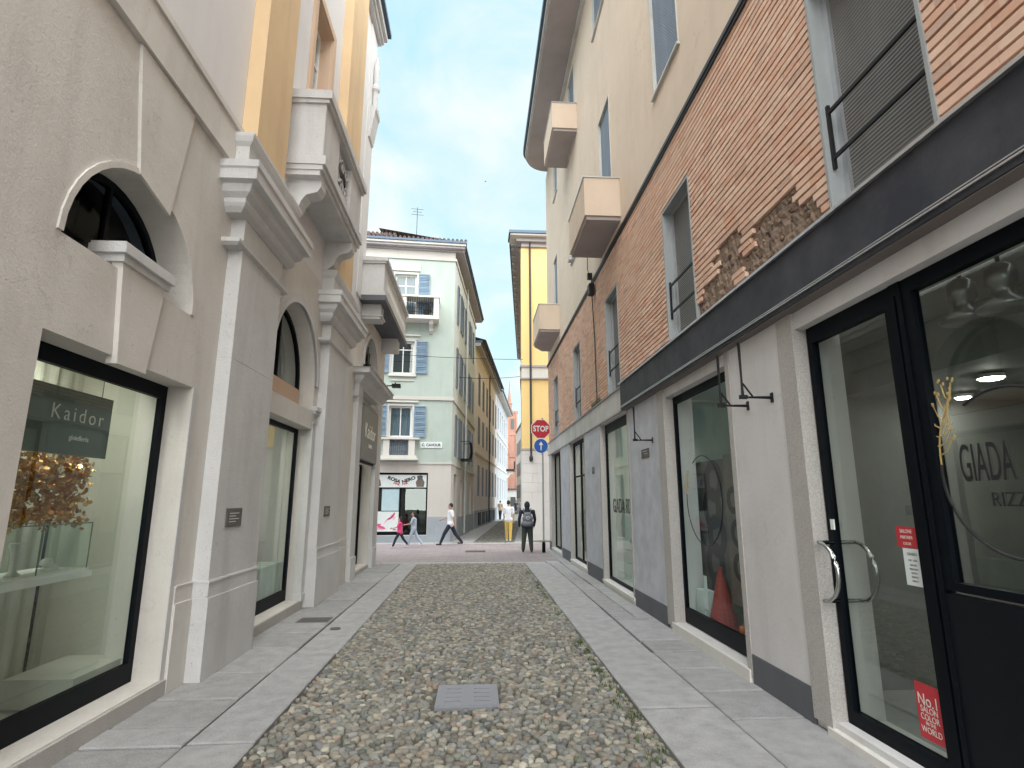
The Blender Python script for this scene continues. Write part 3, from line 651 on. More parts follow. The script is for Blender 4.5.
m = MB(LW); m.add([(3.64, -.43, 1.19), (5.18, -.43, 1.19), (5.18, -.43, 1.56), (3.64, -.43, 1.56)], [(0, 1, 2, 3)]); m.add([(5.18, -.82, 1.19), (5.18, -.43, 1.19), (5.18, -.43, 1.56), (5.18, -.82, 1.56)], [(0, 1, 2, 3)]); make('case_glass', m, 'g_case', t)
m = MB(LW); m.lathe((4.62, -.6, 1.19), [(.05, 0), (.05, .012), (.025, .03), (.03, .16), (.05, .22), (.045, .24)], 14); tag(make('jewellery_stand', m, 'porcelain', loc=(-3.46, 4.62, 1.19), smooth=True), 'tall white jewellery stand inside the small display case', 'jewellery stand')
m = MB(LW); m.tube([(4.93 + .09 * k / 6, -.6, 1.235 + .03 * math.sin(k)) for k in range(7)], .035, 10); m.box(4.9, 5.05, -.64, -.56, 1.19, 1.21); tag(make('bracelet_roll', m, 'porcelain', loc=(-3.46, 4.97, 1.19), smooth=False), 'short silver bracelet roll inside the small display case', 'bracelet roll')
t = empty('picture_stand', (-3.81, 5.4, .1), 'striped red, white and blue picture on a black stand behind the glass case', 'picture')
m = MB(LW); m.tube([(5.4, -.95, .12), (5.4, -.95, 1.9)], .012, 8); m.lathe((5.4, -.95, .12), [(.12, 0), (.12, .015), (.02, .03)], 16); make('stand', m, 'black', t)
m = MB(LW); m.box(5.2, 5.62, -.93, -.92, 1.62, 1.68); make('red_band', m, 'red', t)
m = MB(LW); m.box(5.2, 5.62, -.93, -.92, 1.68, 1.78); make('pale_band', m, 'lblue', t)
m = MB(LW); m.box(5.2, 5.62, -.93, -.92, 1.78, 1.9); make('white_band', m, 'paper', t)
def plaque(u0, u1, z0, z1, d, label, fr=LW, lines=4, base='castiron'):
    m = MB(fr); m.box(u0, u1, d, d + .012, z0, z1); n = tuple(fr((u0 + u1) / 2, d, z0)); o = make('plaque', m, base, loc=n); tag(o, label, 'plaque')
    m = MB(fr); h = (z1 - z0)
    for k in range(lines): m.box(u0 + .18 * (u1 - u0), u1 - .2 * (u1 - u0) * (1 + (k % 2)), d + .012, d + .014, z1 - h * (.25 + .6 * k / lines) - h * .04, z1 - h * (.25 + .6 * k / lines))
    make('engraved_lines', m, 'ltext', o)
plaque(6.40, 6.80, 1.46, 1.66, .161, 'small metal plaque on the near left pilaster')
plaque(10.40, 10.78, 1.46, 1.64, .161, 'small metal plaque on the second left pilaster, beside the far shop door')
m = MB(LW); m.tube([(15.9, .0, 4.95), (15.9, .35, 4.95), (15.95, .45, 4.98)], .018, 8); m.box(15.82, 16.0, .42, .66, 4.90, 5.0); m.tube([(15.9, .5, 5.0), (15.9, .52, 5.05)], .02, 8)
tag(make('street_light', m, 'iron', loc=(-2.86, 15.9, 4.95)), 'black lantern arm jutting from the wall above the third left doorway', 'street light')

# ------------------------------------------------------------------ RIGHT BUILDING
rb = empty('brick_apartment_block', (2.75, 8, 0), 'peach plaster and thin red brick apartment block over shops on the right', 'building')
UE = 21.2
WIN = [(2.80, 3.85), (6.54, 7.60), (10.36, 11.42), (14.42, 15.50), (18.55, 19.60)]
SH = [(-3.0, 4.52, .1, 3.20), (5.86, 7.96, .12, 3.22), (9.98, 12.25, .12, 3.36), (14.12, 16.40, .12, 3.38), (18.20, 20.42, .12, 3.38)]
UP1 = [(2.5, 3.6, 8.0, 10.3), (6.54, 7.64, 8.0, 10.3), (10.45, 11.48, 7.15, 10.35), (14.3, 15.4, 8.6, 10.2), (18.3, 19.2, 7.4, 10.3)]
UP2 = [(6.6, 7.7, 12.4, 14.6), (10.5, 11.7, 12.9, 14.8), (14.4, 15.4, 12.1, 14.6), (18.0, 18.9, 12.6, 14.4)]
m = MB(RW); m.wall(-7, UE, 0, 3.84, -.4, 0, SH); make('ground_floor_wall', m, 'panel', rb)
m = MB(RW); m.wall(-7, UE, 3.84, 6.9, -.4, -.03, [(a, b, 3.84, 5.98) for a, b in WIN])
make('base_wall', m, 'mortar', rb)
m = MB(RW); m.wall(-7, UE, 6.9, 15.0, -.4, 0, UP1 + UP2); m.box(UE - .3, UE, -9, -.4, 0.05, 15.0); make('plaster_wall', m, 'peach', rb)
m = MB(RW); m.box(-7, UE + .05, -.02, .045, 6.86, 6.92); m.box(-7, UE + .04, -.02, .03, 6.82, 6.86); make('drip_edge', m, 'copper', rb)
# individual thin bricks with deep open joints
DMG = [[(6.52, 3.84), (6.48, 4.08), (6.34, 4.34), (6.0, 4.30), (5.9, 4.54), (5.55, 4.60), (5.22, 4.46), (5.33, 4.24), (5.48, 4.08), (5.6, 3.84)],
       [(5.45, 3.92), (5.28, 4.16), (4.92, 4.42), (4.62, 4.44), (4.30, 4.42), (4.16, 4.28), (3.96, 4.10), (3.92, 3.90), (4.10, 3.84), (5.4, 3.84)]]
def inside(p, poly):
    r = False
    for (x0, y0), (x1, y1) in zip(poly, poly[1:] + poly[:1]):
        if (y0 > p[1]) != (y1 > p[1]) and p[0] < (x1 - x0) * (p[1] - y0) / (y1 - y0) + x0: r = not r
    return r
m = MB(RW); rnd = random.Random(2); P = .0745; z = 3.86; row = 0
while z + .06 < 6.84:
    segs = [(-3.0, UE)]
    if z < 5.98:
        segs = []; u = -3.0
        for a, b in WIN: segs.append((u, a - .10 if False else a)); u = b
        segs.append((u, UE))
    for a, b in segs:
        u = a; first = True
        while u < b - .02:
            L = .26 * (rnd.uniform(.35, 1) if first else 1); first = False; e = min(u + L, b)
            if not any(inside(((u + e) / 2, z + .03), q) for q in DMG) :
                k = rnd.random(); t = rnd.uniform(.95, 1.05)
                base = (.73, .49, .37) if k < .55 else (.77, .55, .42) if k < .8 else (.69, .42, .30) if k < .95 else (.60, .41, .32)
                m.col = tuple(q * t for q in base); dd = rnd.uniform(-.002, .003)
                m.box(u + .0008, e - .0008, -.03, .006 + dd, z, z + .053)
            u = e
    z += P; row += 1
make('brick_facing', m, 'brick', rb)
# bare patches where the facing fell off
m = MB(RW)
def rough(u0, u1, z0, z1, poly):
    n = 46; k = 16; b = len(m.v); vs = []
    for i in range(n + 1):
        for j in range(k + 1):
            u = u0 + (u1 - u0) * i / n; zz = z0 + (z1 - z0) * j / k; e = inside((u, zz), poly)
            vs.append((u, -.028 + rnd.uniform(0, .02) + (.006 * math.sin(u * 31) + .006 * math.sin(zz * 47)) if e else -.0295, zz))
    m.add(vs, [(i * (k + 1) + j, (i + 1) * (k + 1) + j, (i + 1) * (k + 1) + j + 1, i * (k + 1) + j + 1) for i in range(n) for j in range(k)])
rough(5.2, 6.54, 3.845, 4.68, DMG[0]); rough(3.86, 5.199, 3.845, 4.5, DMG[1])
for q in range(150):
    u = rnd.uniform(3.95, 6.45); zz = rnd.uniform(3.86, 4.55)
    if any(inside((u, zz), p) for p in DMG): s_ = rnd.uniform(.012, .032); m.ball((u, -.02, zz), (s_, s_ * .6, s_ * .7), 6, 4)
make('bare_patch', m, 'rubble', rb)
for a, b in WIN:
    m = MB(RW)
    for q in (a, b - .03): m.box(q, q + .03, -.19, .014, 3.84, 5.98)
    m.box(a + .03, b - .03, -.25, .012, 5.95, 5.98); m.box(a + .03, b - .03, -.25, -.03, 3.80, 3.862)
    fo = make('window_frame', m, 'alu', rb)
    m = MB(RW); m.box(a + .03, a + .09, -.18, -.11, 3.862, 5.95); m.box(b - .09, b - .03, -.18, -.11, 3.862, 5.95); m.box(a + .09, b - .09, -.18, -.11, 5.90, 5.95); make('blind_guide', m, 'zinc', fo)
    m = MB(RW); m.box(a + .09, b - .09, -.17, -.14, 3.862, 5.90); make('roller_blind', m, 'blind', fo)
    m = MB(RW)
    for zz in (4.38, 4.78): m.box(a + .03, b - .03, -.05, -.028, zz, zz + .03)
    for uu in (a + .035, b - .06): m.box(uu, uu + .025, -.052, -.026, 4.30, 4.86)
    make('window_rail', m, 'iron', fo)
for (a, b, c_, d_) in UP1 + UP2:
    m = MB(RW)
    for q in (a, b - .02): m.box(q, q + .02, -.10, .012, c_, d_)
    m.box(a + .02, b - .02, -.16, .012, d_ - .02, d_); m.box(a - .04, b + .04, -.16, .05, c_ - .04, c_)
    fo = make('upper_window', m, 'lstone', rb)
    m = MB(RW); m.box(a + .02, b - .02, -.08, -.045, c_, d_ - .02); make('roller_blind', m, slatted('blue_grey_roller_blind', (.22, .27, .34), .05, 2, .8) if 'bgr' not in M else M['bgr'], fo)
    if 'bgr' not in M: M['bgr'] = bpy.data.materials['blue_grey_roller_blind']
# plaster balconies
def rbalc(u0, u1, z0, z1, dep, pan=.0, cut=0):
    m = MB(RW)
    if cut:
        pl = [(u0, 0), (u0, dep), (u1 - cut, dep), (u1, dep * .45), (u1, 0)]
    else: pl = [(u0, 0), (u0, dep), (u1, dep), (u1, 0)]
    def sh(o, z_a, z_b):
        q = [(u0 + o, 0.001), (u0 + o, dep - o)] + ([(u1 - cut - o * .5, dep - o), (u1 - o, dep * .45)] if cut else [(u1 - o, dep - o)]) + [(u1 - o, .001)]
        m.prism(q, z_a, z_b, 'ud')
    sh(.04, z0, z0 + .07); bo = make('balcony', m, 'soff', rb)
    m = MB(RW); w_ = .08; za, zb = z0 + .075, z1
    m.box(u0, u0 + w_, .001, dep, za, zb); e_ = u1 - (cut or w_)
    m.box(u0 + w_, e_, dep - w_, dep, za, zb)
    if cut: m.prism([(e_, dep), (u1, dep * .45), (u1 - w_, dep * .45 - .02), (e_, dep - w_)], za, zb, 'ud'); m.box(u1 - w_, u1, .001, dep * .45 - .02, za, zb)
    else: m.box(e_, u1, .001, dep, za, zb)
    make('parapet', m, 'peach2', bo)
    m = MB(RW); q = .02
    m.box(u0 - q, u0 + .1, .001, dep + q, z1, z1 + .025); m.box(u0 + .1, u1 - cut, dep - .1, dep + q, z1, z1 + .025); m.box(u1 - cut, u1, .001, dep * (.5 if cut else 1), z1, z1 + .025)
    make('coping', m, 'zinc', bo)
rbalc(9.88, 11.70, 7.10, 7.98, .71); rbalc(17.96, 20.6, 7.30, 8.26, .70, cut=.6); rbalc(14.05, 15.95, 12.08, 12.96, .72)
m = MB(RW); m.box(11.6, 11.78, .66, .74, 7.02, 7.1); make('balcony_spout', m, 'zinc', rb)
# eaves with rounded far corner
def eave(z0, z1, dep, back, mat, name):
    e = UE - .6; pts = [(-7, -.2), (-7, dep)] + [(e - .8 + .9 * math.sin(t), dep - .9 + .9 * math.cos(t)) for t in [math.pi / 2 * k / 8 for k in range(9)]] + [(e + .1, -.2)]
    m = MB(RW); m.prism(pts, z0, z1, 'ud'); return make(name, m, mat, rb)
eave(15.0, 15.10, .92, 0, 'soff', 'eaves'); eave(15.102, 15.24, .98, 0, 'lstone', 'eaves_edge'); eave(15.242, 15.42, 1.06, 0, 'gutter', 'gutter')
m = MB(RW); m.box(-7, UE - 1, .0, .1, 14.86, 14.99); make('eaves_moulding', m, 'lstone', rb)
# ground floor cladding
m = MB(RW); m.box(-3, 10.02, .001, .12, 3.36, 3.84); fa = make('slate_fascia', m, 'fascia', rb)
m = MB(RW); m.box(-3, 10.04, .001, .15, 3.842, 3.868); m.box(-3, 10.04, .12, .135, 3.40, 3.412); m.box(-3, 10.04, .12, .128, 3.425, 3.433); make('edge_flashing', m, 'zinc', fa)
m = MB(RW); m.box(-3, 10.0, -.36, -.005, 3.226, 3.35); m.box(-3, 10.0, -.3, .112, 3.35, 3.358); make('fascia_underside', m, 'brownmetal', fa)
m = MB(RW); u = 10.045
while u < UE:
    e = min(u + .95, UE); m.box(u, e - .006, .001, .035, 3.42, 3.838); u = e
make('stone_fascia', m, 'lstone', rb)
m = MB(RW); m.box(10.04, UE, .001, .06, 3.842, 3.865); m.box(10.04, UE, -.02, .05, 3.385, 3.415); make('fascia_ledge', m, 'eave', rb)
def pier(u0, u1, top, mat='panel', pz=.27, jl=.10, jr=.10, seams=()):
    m = MB(RW); z0 = pz; us = [u0 + jl] + list(seams) + [u1 - jr]
    for a, b in zip(us, us[1:]): m.box(a + .003, b - .003, .001, .018, z0, top)
    make('wall_panel', m, mat, rb)
    m = MB(RW)
    if jl: m.box(u0 - .005, u0 + jl, -.12, .03, .05, top)
    if jr: m.box(u1 - jr, u1 + .005, -.12, .03, .05, top)
    if jl or jr: makes('granite_jamb', m, 'granite', rb)
    m = MB(RW); m.box(u0 + jl, u1 - jr, .001, .026, 0.0, pz - .004); makes('plinth', m, 'slate', rb)
pier(4.52, 5.86, 3.348, 'panel', .27, .24, .09); pier(7.96, 9.98, 3.348, 'panel2', .27, .28, .06); pier(12.25, 14.12, 3.385, 'panel2', .3, .08, .08, (13.2,)); pier(16.40, 18.20, 3.385, 'panel2', .3, .08, .08); pier(20.42, UE, 3.385, 'lstone', .3, .05, .0)
m = MB(RW); m.box(3.42, 4.56, -.2, .05, -.02, .055); m.box(5.80, 8.02, -.2, .05, -.02, .115)
for a, b in ((9.9, 12.33), (14.04, 16.48), (18.1, 20.5)): m.box(a, b, -.2, .05, .06, .115); m.box(a, b, -.2, .03, -.02, .058)
makes('sill', m, 'wtrim', rb)
# shop fronts
for a, b, c_, d_ in SH[1:]:
    for q in (a, b - .012):
        m = MB(RW); m.box(q, q + .012, -.40, -.15, c_ + .01, d_); make('reveal_lining', m, 'panel', rb)
GD = -.09
sd = opening(RW, rb, 3.50, 4.50, .06, 3.22, GD, (.07, .065, .14, .16), 'black', 'g_dark', 'salon_door', depth=.06)
m = MB(RW)
def bow(d0, d1): return [(4.45, d0, 1.42), (4.45, d1, 1.42)] + [(4.45 - .21 * math.sin(t), d1, 1.20 + .22 * math.cos(t)) for t in [math.pi * k / 16 for k in range(1, 16)]] + [(4.45, d1, .98), (4.45, d0, .98)]
m.tube(bow(GD, GD + .12), .016, 10); make('door_handle', m, 'chrome', sd, smooth=True)
m = MB(RW); m.tube(bow(GD - .06, GD - .18), .016, 10); make('door_handle', m, 'chrome', sd, smooth=True)
m = MB(RW); m.box(4.40, 4.44, GD, GD + .012, 1.52, 1.60); make('lock_plate', m, 'paper', sd)
opening(RW, rb, 3.40, 3.50, .0, 3.22, GD + .01, (.04, .04, .1, .1), 'black', 'black', 'side_post', depth=.08)
opening(RW, rb, -3.0, 3.40, 1.22, 3.22, GD, (.1, .08, .05, .12), 'black', 'g_dark', 'salon_window', depth=.06, mull=(.9,))
m = MB(RW); m.box(-3.0, 3.40, GD - .06, GD, .05, 1.20); m.box(-3, 3.4, GD - .06, GD + .012, .05, .16); make('stall_riser', m, 'frame', rb)
opening(RW, rb, 5.86, 7.96, .13, 3.22, GD - .03, (.02, .05, .19, .1), 'black', 'g_soft', 'shop_window')
opening(RW, rb, 9.98, 12.25, .13, 3.38, GD, (.02, .05, .05, .2), 'frame', 'g_shop', 'shop_window')
opening(RW, rb, 14.12, 16.40, .13, 3.38, GD, (.03, .05, .06, .1), 'frame', 'g_shop', 'shop_window', mull=(15.3,), trans=(2.4,))
opening(RW, rb, 18.20, 20.42, .13, 3.38, GD, (.03, .05, .06, .1), 'frame', 'g_shop', 'shop_window', mull=(19.3,))
ra = room(RW, rb, -2.9, 5.34, .05, 3.18, -.42, 3.6, 'insal', 'inter', 'inter', 'salon_interior')
m = MB(RW); m.box(-2.89, 5.33, -4.0, -.9, 2.76, 3.17); make('dropped_ceiling', m, 'inter', ra)
m = MB(RW); m.box(.6, 2.2, -4.0, -2.6, .05, 2.3); m.box(2.9, 3.05, -2.6, -1.2, .05, 2.75); make('partition', m, 'offw', ra)
rc = room(RW, rb, 5.4, 8.6, .1, 3.3, -.42, 1.2, 'curtain2', 'inter', 'inter')
rd = room(RW, rb, 9.6, 12.7, .1, 3.5, -.42, 1.6, 'curtain2', 'curtain2', 'white')
re_ = room(RW, rb, 13.7, 16.8, .1, 3.5, -.42, 1.4, 'inter', 'inter', 'inter'); rf = room(RW, rb, 17.8, 20.8, .1, 3.5, -.42, 1.4, 'inter', 'idark', 'inter')
m = MB(RW); m.box(14.2, 15.2, -.7, -.5, .15, 1.3); m.box(15.5, 16.3, -.9, -.6, .15, .9); make('counter', m, 'frame', re_)
m = MB(RW); m.box(10.3, 10.9, -.9, -.86, .6, 2.4); make('dressing_panel', m, M['signd'], rd)
# salon lights: lit downlights and hanging lamps
def downlight(u, d, z, r, label, fr=RW, group='round lit ceiling lights in the salon', em='lamp'):
    t = empty('ceiling_light', tuple(fr(u, d, z)), label, 'ceiling light', group)
    m = MB(fr); m.lathe((u, d, z), [(r + .02, 0), (r + .02, -.03), (r, -.03)], 20); make('rim', m, 'white', t)
    m = MB(fr); m.lathe((u, d, z - .034), [(r, 0), (r, -.006)], 20); make('lit_disc', m, em, t)
downlight(4.2, -1.42, 2.75, .075, 'large lit round ceiling light seen through the salon window'); downlight(5.05, -1.95, 2.75, .06, 'middle lit round ceiling light deeper in the salon'); downlight(2.3, -1.6, 2.75, .12, 'lit round ceiling light at the near end of the salon'); downlight(3.6, -2.8, 2.75, .07, 'smallest lit ceiling light, far back in the salon')
GL = 'fill lights added on the shop ceilings'  # lamps added on the shop ceilings to brighten the dark interiors
for u in (3.3, 4.9): downlight(u, -.66, 3.09, .14, 'added ceiling fill light of the first left shop, %s' % ('nearer end' if u < 4 else 'farther end'), LW, GL, 'lamp2')
downlight(8.7, -1.0, 3.09, .16, 'added ceiling fill light inside the second left shop', LW, GL, 'lamp2')
downlight(14.6, -1.1, 4.28, .16, 'added ceiling fill light inside the third left shop', LW, GL, 'lamp2')
downlight(6.9, -.8, 3.29, .06, 'added ceiling fill light in the red cone shop window', RW, GL, 'lamp')
downlight(11.1, -1.2, 3.49, .16, 'added ceiling fill light of the pale green shop on the right', RW, GL, 'lamp2')
downlight(15.2, -1.0, 3.49, .14, 'added ceiling fill light of the third shop window on the right', RW, GL, 'lamp')
def pendant(u, d, z, label, fr=RW, top=3.17, s=1):
    t = empty('pendant_lamp', tuple(fr(u, d, z)), label, 'lamp', 'industrial metal lamps hanging inside the salon window')
    m = MB(fr); m.tube([(u, d, z + .22 * s), (u, d, top)], .012, 6); make('rod', m, 'iron', t)
    m = MB(fr); m.lathe((u, d, z), [(.11 * s, 0), (.115 * s, .02), (.05 * s, .07 * s), (.045 * s, .10 * s), (.065 * s, .12 * s), (.065 * s, .2 * s), (.03 * s, .23 * s)], 18); make('lamp_shade', m, 'lampw', t, smooth=True)
pendant(3.22, -.35, 2.86, 'metal pendant lamp hanging just beside the dark post of the salon window', s=1.25); pendant(2.93, -.33, 2.84, 'metal pendant lamp second from the dark post of the salon window', s=1.25)
# ring logo with sprig and lettering on the salon window
def ring(u, z, r, d, fr, label, name, s=1, words=('GIADA', 'RIZZI'), tx=0, ts=.24):
    t = empty(name, tuple(fr(u, d, z)), label, 'window logo')
    m = MB(fr); pts = [(u + r * math.cos(a), d, z + r * math.sin(a)) for a in [R(-8 - 300 * k / 60 + 8) + R(0) for k in range(61)]]
    # open ring whose upper far side is taken by the sprig
    pts = [(u + r * math.cos(a), d, z + r * 1.0 * math.sin(a)) for a in [R(8 - 308 * k / 60) for k in range(61)]]
    m.tube(pts, .009 * s, 6); make('ring', m, 'dtext', t)
    m = MB(fr); b = (u + r * math.cos(R(8)), z + r * math.sin(R(8))); rr = random.Random(4)
    stem = [(b[0] + .03 * s * math.sin(k * .5) - .045 * s * k * .35, d, b[1] + k * .055 * s) for k in range(8)]
    m.tube(stem, .005 * s, 5)
    for k in range(1, 8):
        for sg in (-1, 1):
            q = stem[k]; e = (q[0] + sg * (.12 - .012 * k) * s, d, q[2] + .10 * s); m.tube([q, ((q[0] + e[0]) / 2, d, q[2] + .02 * s), e], .004 * s, 5)
            for _ in range(3): m.ball((e[0] + rr.uniform(-.02, .02) * s, d, e[2] + rr.uniform(-.01, .03) * s), (.008 * s, .004, .014 * s), 6, 4)
    make('sprig', m, 'dry', t)
    if words:
        text('lettering', words[0], fr, u + tx, d, z + .05 * s, ts, 'dtext', t, sx=-1, squeeze=.36); text('small_lettering', words[1], fr, u + tx - .12, d, z - .15 * s, ts * .36, 'dtext', t, sx=-1, squeeze=.9)
    return t
ring(2.86, 1.90, .46, GD - .028, RW, 'black ring logo with gold sprig and lettering GIADA RIZZI on the salon window', 'window_logo', tx=.15, ts=.31)
ring(7.12, 1.75, .56, GD - .052, RW, 'thin ring logo with sprig on the glass of the shop window left of the salon', 'window_logo', s=.6, words=None)
t = empty('window_lettering', tuple(RW(10.9, GD - .02, 1.5)), 'dark lettering GIADA RIZZI on the pale green shop window', 'window lettering'); text('lettering', 'GIADA RIZZI', RW, 10.95, GD - .02, 1.62, .40, 'dtext', t, sx=-1, squeeze=.75)
# stickers on the door glass
def sticker(u0, u1, z0, z1, mat, label, lines, name='sticker'):
    m = MB(RW); d = GD - .030; m.box(u0, u1, d, d + .003, z0, z1); o = tag(make(name, m, mat, loc=tuple(RW((u0 + u1) / 2, d, z0))), label, 'sticker')
    for s_, sz, zz in lines: text('lettering', s_, RW, (u0 + u1) / 2, d + .0035, zz, sz, 'ltext' if mat != 'paper' else 'signg', o, sx=-1, squeeze=.85, depth=.001)
sticker(3.60, 3.78, 1.44, 1.575, 'redm', 'small red notice on the salon door, above the white one', [('WELLA', .03, 1.545), ('PROFESSIONALS', .018, 1.515), ('SALONE', .028, 1.48)]) if False else sticker(3.60, 3.78, 1.44, 1.575, 'red', 'small red notice on the salon door, above the white one', [('SALONE', .034, 1.545), ('PARTNER', .03, 1.505), ('COLOR', .024, 1.465)])
sticker(3.585, 3.74, 1.20, 1.435, 'paper', 'white opening-hours notice on the salon door glass', [('ORARIO', .026, 1.40), ('9.00 - 18.00', .018, 1.36), ('MARTEDI', .016, 1.33), ('MERCOLEDI', .016, 1.305), ('GIOVEDI', .016, 1.28), ('VENERDI', .016, 1.255), ('SABATO', .016, 1.23)])
sticker(3.60, 3.80, .27, .60, 'red', 'tall red No.1 salon sticker low on the salon door', [('No.1', .10, .50), ('SALON', .052, .445), ('COLOR', .052, .40), ('IN THE', .03, .365), ('WORLD', .052, .325)])
# contents of the shop window left of the salon
def poster(u0, u1, z0, z1, d, label, mat='photo'):
    t = empty('photo_panel', tuple(RW((u0 + u1) / 2, d, z0)), label, 'display panel'); m = MB(RW); m.box(u0, u1, d, d + .02, z0, z1); make('board', m, mat, t); return t
def rings(t, cells, d):
    m = MB(RW)
    for (u, z, r) in cells:
        n = 22; vs = [(u + r * math.cos(2 * math.pi * k / n), d + .021, z + r * .95 * math.sin(2 * math.pi * k / n)) for k in range(n)] + [(u + r * .42 * math.cos(2 * math.pi * k / n), d + .0215, z + r * .5 * math.sin(2 * math.pi * k / n)) for k in range(n)]
        m.add(vs, [(k, (k + 1) % n, n + (k + 1) % n, n + k) for k in range(n)])
    make('dark_braids', m, 'photod', t)
t = poster(7.14, 8.30, .5, 2.28, -.47, 'grey photo panel with dark coiled braids in the shop window beside the salon'); rings(t, [(7.5 + (k % 2) * .1, 2.0 - .36 * k, .3) for k in range(5)], -.47)
t = poster(6.0, 7.12, .5, 2.32, -.45, 'brown photo panel with looser dark coils in the shop window beside the salon', 'photoc'); rings(t, [(6.9, 1.75, .18), (6.5, 1.6, .2), (6.85, 1.35, .18), (6.5, 1.15, .2), (6.85, .95, .18), (6.4, .75, .16)], -.45)
m = MB(RW)
for k in range(13):
    z = .13 + k * .06; r = .2 * (1 - k / 14); m.lathe((7.3, -.37, z), [(r, 0), (r * .93, .035), (r * .85, .06)], 16)
tag(make('red_cone', m, 'redm', loc=tuple(RW(7.3, -.37, .13))), 'red tiered paper cone standing in the shop window beside the salon', 'cone')
m = MB(RW); m.box(7.55, 7.80, -.38, -.24, .13, .58); m.box(7.56, 7.79, -.24, -.238, .36, .56); tag(make('product_box', m, 'paper', loc=tuple(RW(6.95, -.4, .32))), 'large white product box beside the red paper cone', 'box')
m = MB(RW); m.box(7.82, 7.90, -.36, -.26, .13, .46); m.box(7.84, 7.89, -.35, -.27, .46, .52); tag(make('product_box', m, 'paper', loc=tuple(RW(7.35, -.4, .32))), 'small white product box, farthest in the shop window beside the salon', 'box')
m = MB(RW); m.box(7.45, 7.54, -.25, -.24, .36, .78); tag(make('price_card', m, 'paper', loc=tuple(RW(6.7, -.36, .62))), 'upright white card beside the red paper cone', 'card')
m = MB(RW)
for k in range(8): m.ball((6.45 + .03 * math.cos(k * .785), -.24 + .03 * math.sin(k * .785), .335), (.032, .032, .05), 8, 6)
m.box(6.3, 6.6, -.35, -.2, .13, .285).tube([(6.45, -.24, .37), (6.455, -.24, .41)], .006, 6); tag(make('gourd', m, 'orange', loc=tuple(RW(5.98, -.22, .33)), smooth=True), 'small orange gourd at the near bottom corner of the shop window', 'gourd')
# iron brackets
def bracket(u, z, label):
    t = tag(make('awning_bracket', MB(RW).tube([(u, .30, z + .52), (u, .30, z), (u, .02, z)], .016, 6).tube([(u, .20, z), (u, .29, z + .13)], .009, 5).box(u - .02, u + .02, .001, .03, z - .045, z + .045).box(u - .016, u + .016, .26, .33, z - .016, z + .02), 'iron', loc=tuple(RW(u, 0, z))), label, 'bracket', 'black iron awning brackets on the right facade')
bracket(8.55, 2.66, 'black iron awning bracket on the grey pier between the two larger shop windows'); bracket(5.42, 2.68, 'black iron awning bracket at the near edge of the red cone window'); bracket(4.95, 2.68, 'black iron awning bracket nearest the salon door')
plaque(8.75, 9.15, 2.42, 2.56, .019, 'small plaque high on the blotchy grey pier under the iron bracket', RW, 2)
plaque(12.95, 13.2, 2.35, 2.5, .019, 'small plaque on the second grey pier of the right facade', RW, 2)
# cable and insulators down the brick wall
m = MB(RW); m.tube([(12.6, .04, 7.1), (12.3, .1, 6.75), (12.5, .05, 6.4), (12.45, .03, 5.4), (12.4, .03, 3.9)], .012, 6); m.box(12.3, 12.5, .03, .16, 6.5, 6.75); m.box(12.5, 12.6, .03, .14, 6.95, 7.1); m.tube([(7.0 + 5.5, .03, 6.8), (12.9, .06, 7.35), (12.95, .04, 8.0)], .01, 6)
tag(make('wall_cable', m, 'iron', loc=tuple(RW(12.4, .03, 5.5))), 'black cable and junction box running down the red brick wall', 'cable')
m = MB(RW); rr = random.Random(9)
for k in range(120):
    u = rr.uniform(11.9, 12.9); a = rr.uniform(0, 6.28); L = rr.uniform(.05, .16); x, y_ = math.cos(a) * .5, abs(math.sin(a)) * .3
    m.add([(u - .012, .05, 3.86), (u + .012, .05, 3.86), (u + L * x + .01, .05 + L * y_, 3.86 + L), (u + L * x - .01, .05 + L * y_, 3.86 + L * .9)], [(0, 1, 2, 3)])
tag(make('ledge_weeds', m, 'leaf', loc=tuple(RW(12.4, .05, 3.86))), 'green weeds sprouting on the ledge above the pale stone fascia', 'plant')

# ------------------------------------------------------------------ PALE GREEN CORNER HOUSE
gb = empty('green_corner_house', (-1.1, 24.7, 0), 'pale green corner house with blue shutters and a nail shop at street level', 'building')
SHOP = (.98, 3.25, .30, 2.90)
WG = [(1.75, 2.75, 4.42, 5.80), (1.75, 2.75, 7.25, 8.75), (1.75, 2.75, 9.85, 11.95)]
m = MB(GF); m.wall(0, 9, 0, 3.3, -.4, 0, [SHOP]); make('ground_floor_wall', m, 'cream', gb)
m = MB(GF); m.wall(0, 9, 3.3, 12.85, -.4, 0, WG); make('upper_wall', m, 'green', gb)
m = MB(GF); m.box(-.01, .96, .001, .03, 0, 1.05); m.box(3.27, 9, .001, .03, 0, 1.05); m.box(.96, 3.27, .001, .03, 0, .28); makes('plinth', m, 'bluegrey', gb)
m = MB(GF); m.box(-.03, 9, .001, .04, 3.27, 3.34); m.box(-.05, 9, .001, .06, 6.08, 6.2); m.box(-.03, 9, .001, .03, 6.2, 6.24); m.box(-.06, 9, .001, .06, 12.7, 12.78); m.box(.0, 9, .001, .03, 12.78, 13.15); makes('string_course', m, 'cream', gb)
m = MB(GF); m.box(-.38, 9, -.5, .14, 13.14, 13.22); m.box(-.40, 9, -.5, .36, 13.22, 13.32); make('eaves', m, 'eave', gb)
m = MB(GF); m.box(-.45, 9, -.5, .44, 13.32, 13.42); make('eaves_edge', m, 'wtrim', gb)
m = MB(GF); m.box(-.50, 9, -.5, .5, 13.42, 13.52); make('gutter', m, 'gutter', gb)
m = MB(GF); m.add([(-.48, .48, 13.53), (9, .48, 13.53), (9, -5, 15.2), (3, -5, 15.2), (-.48, -.8, 13.57)], [(0, 1, 2, 3, 4)])
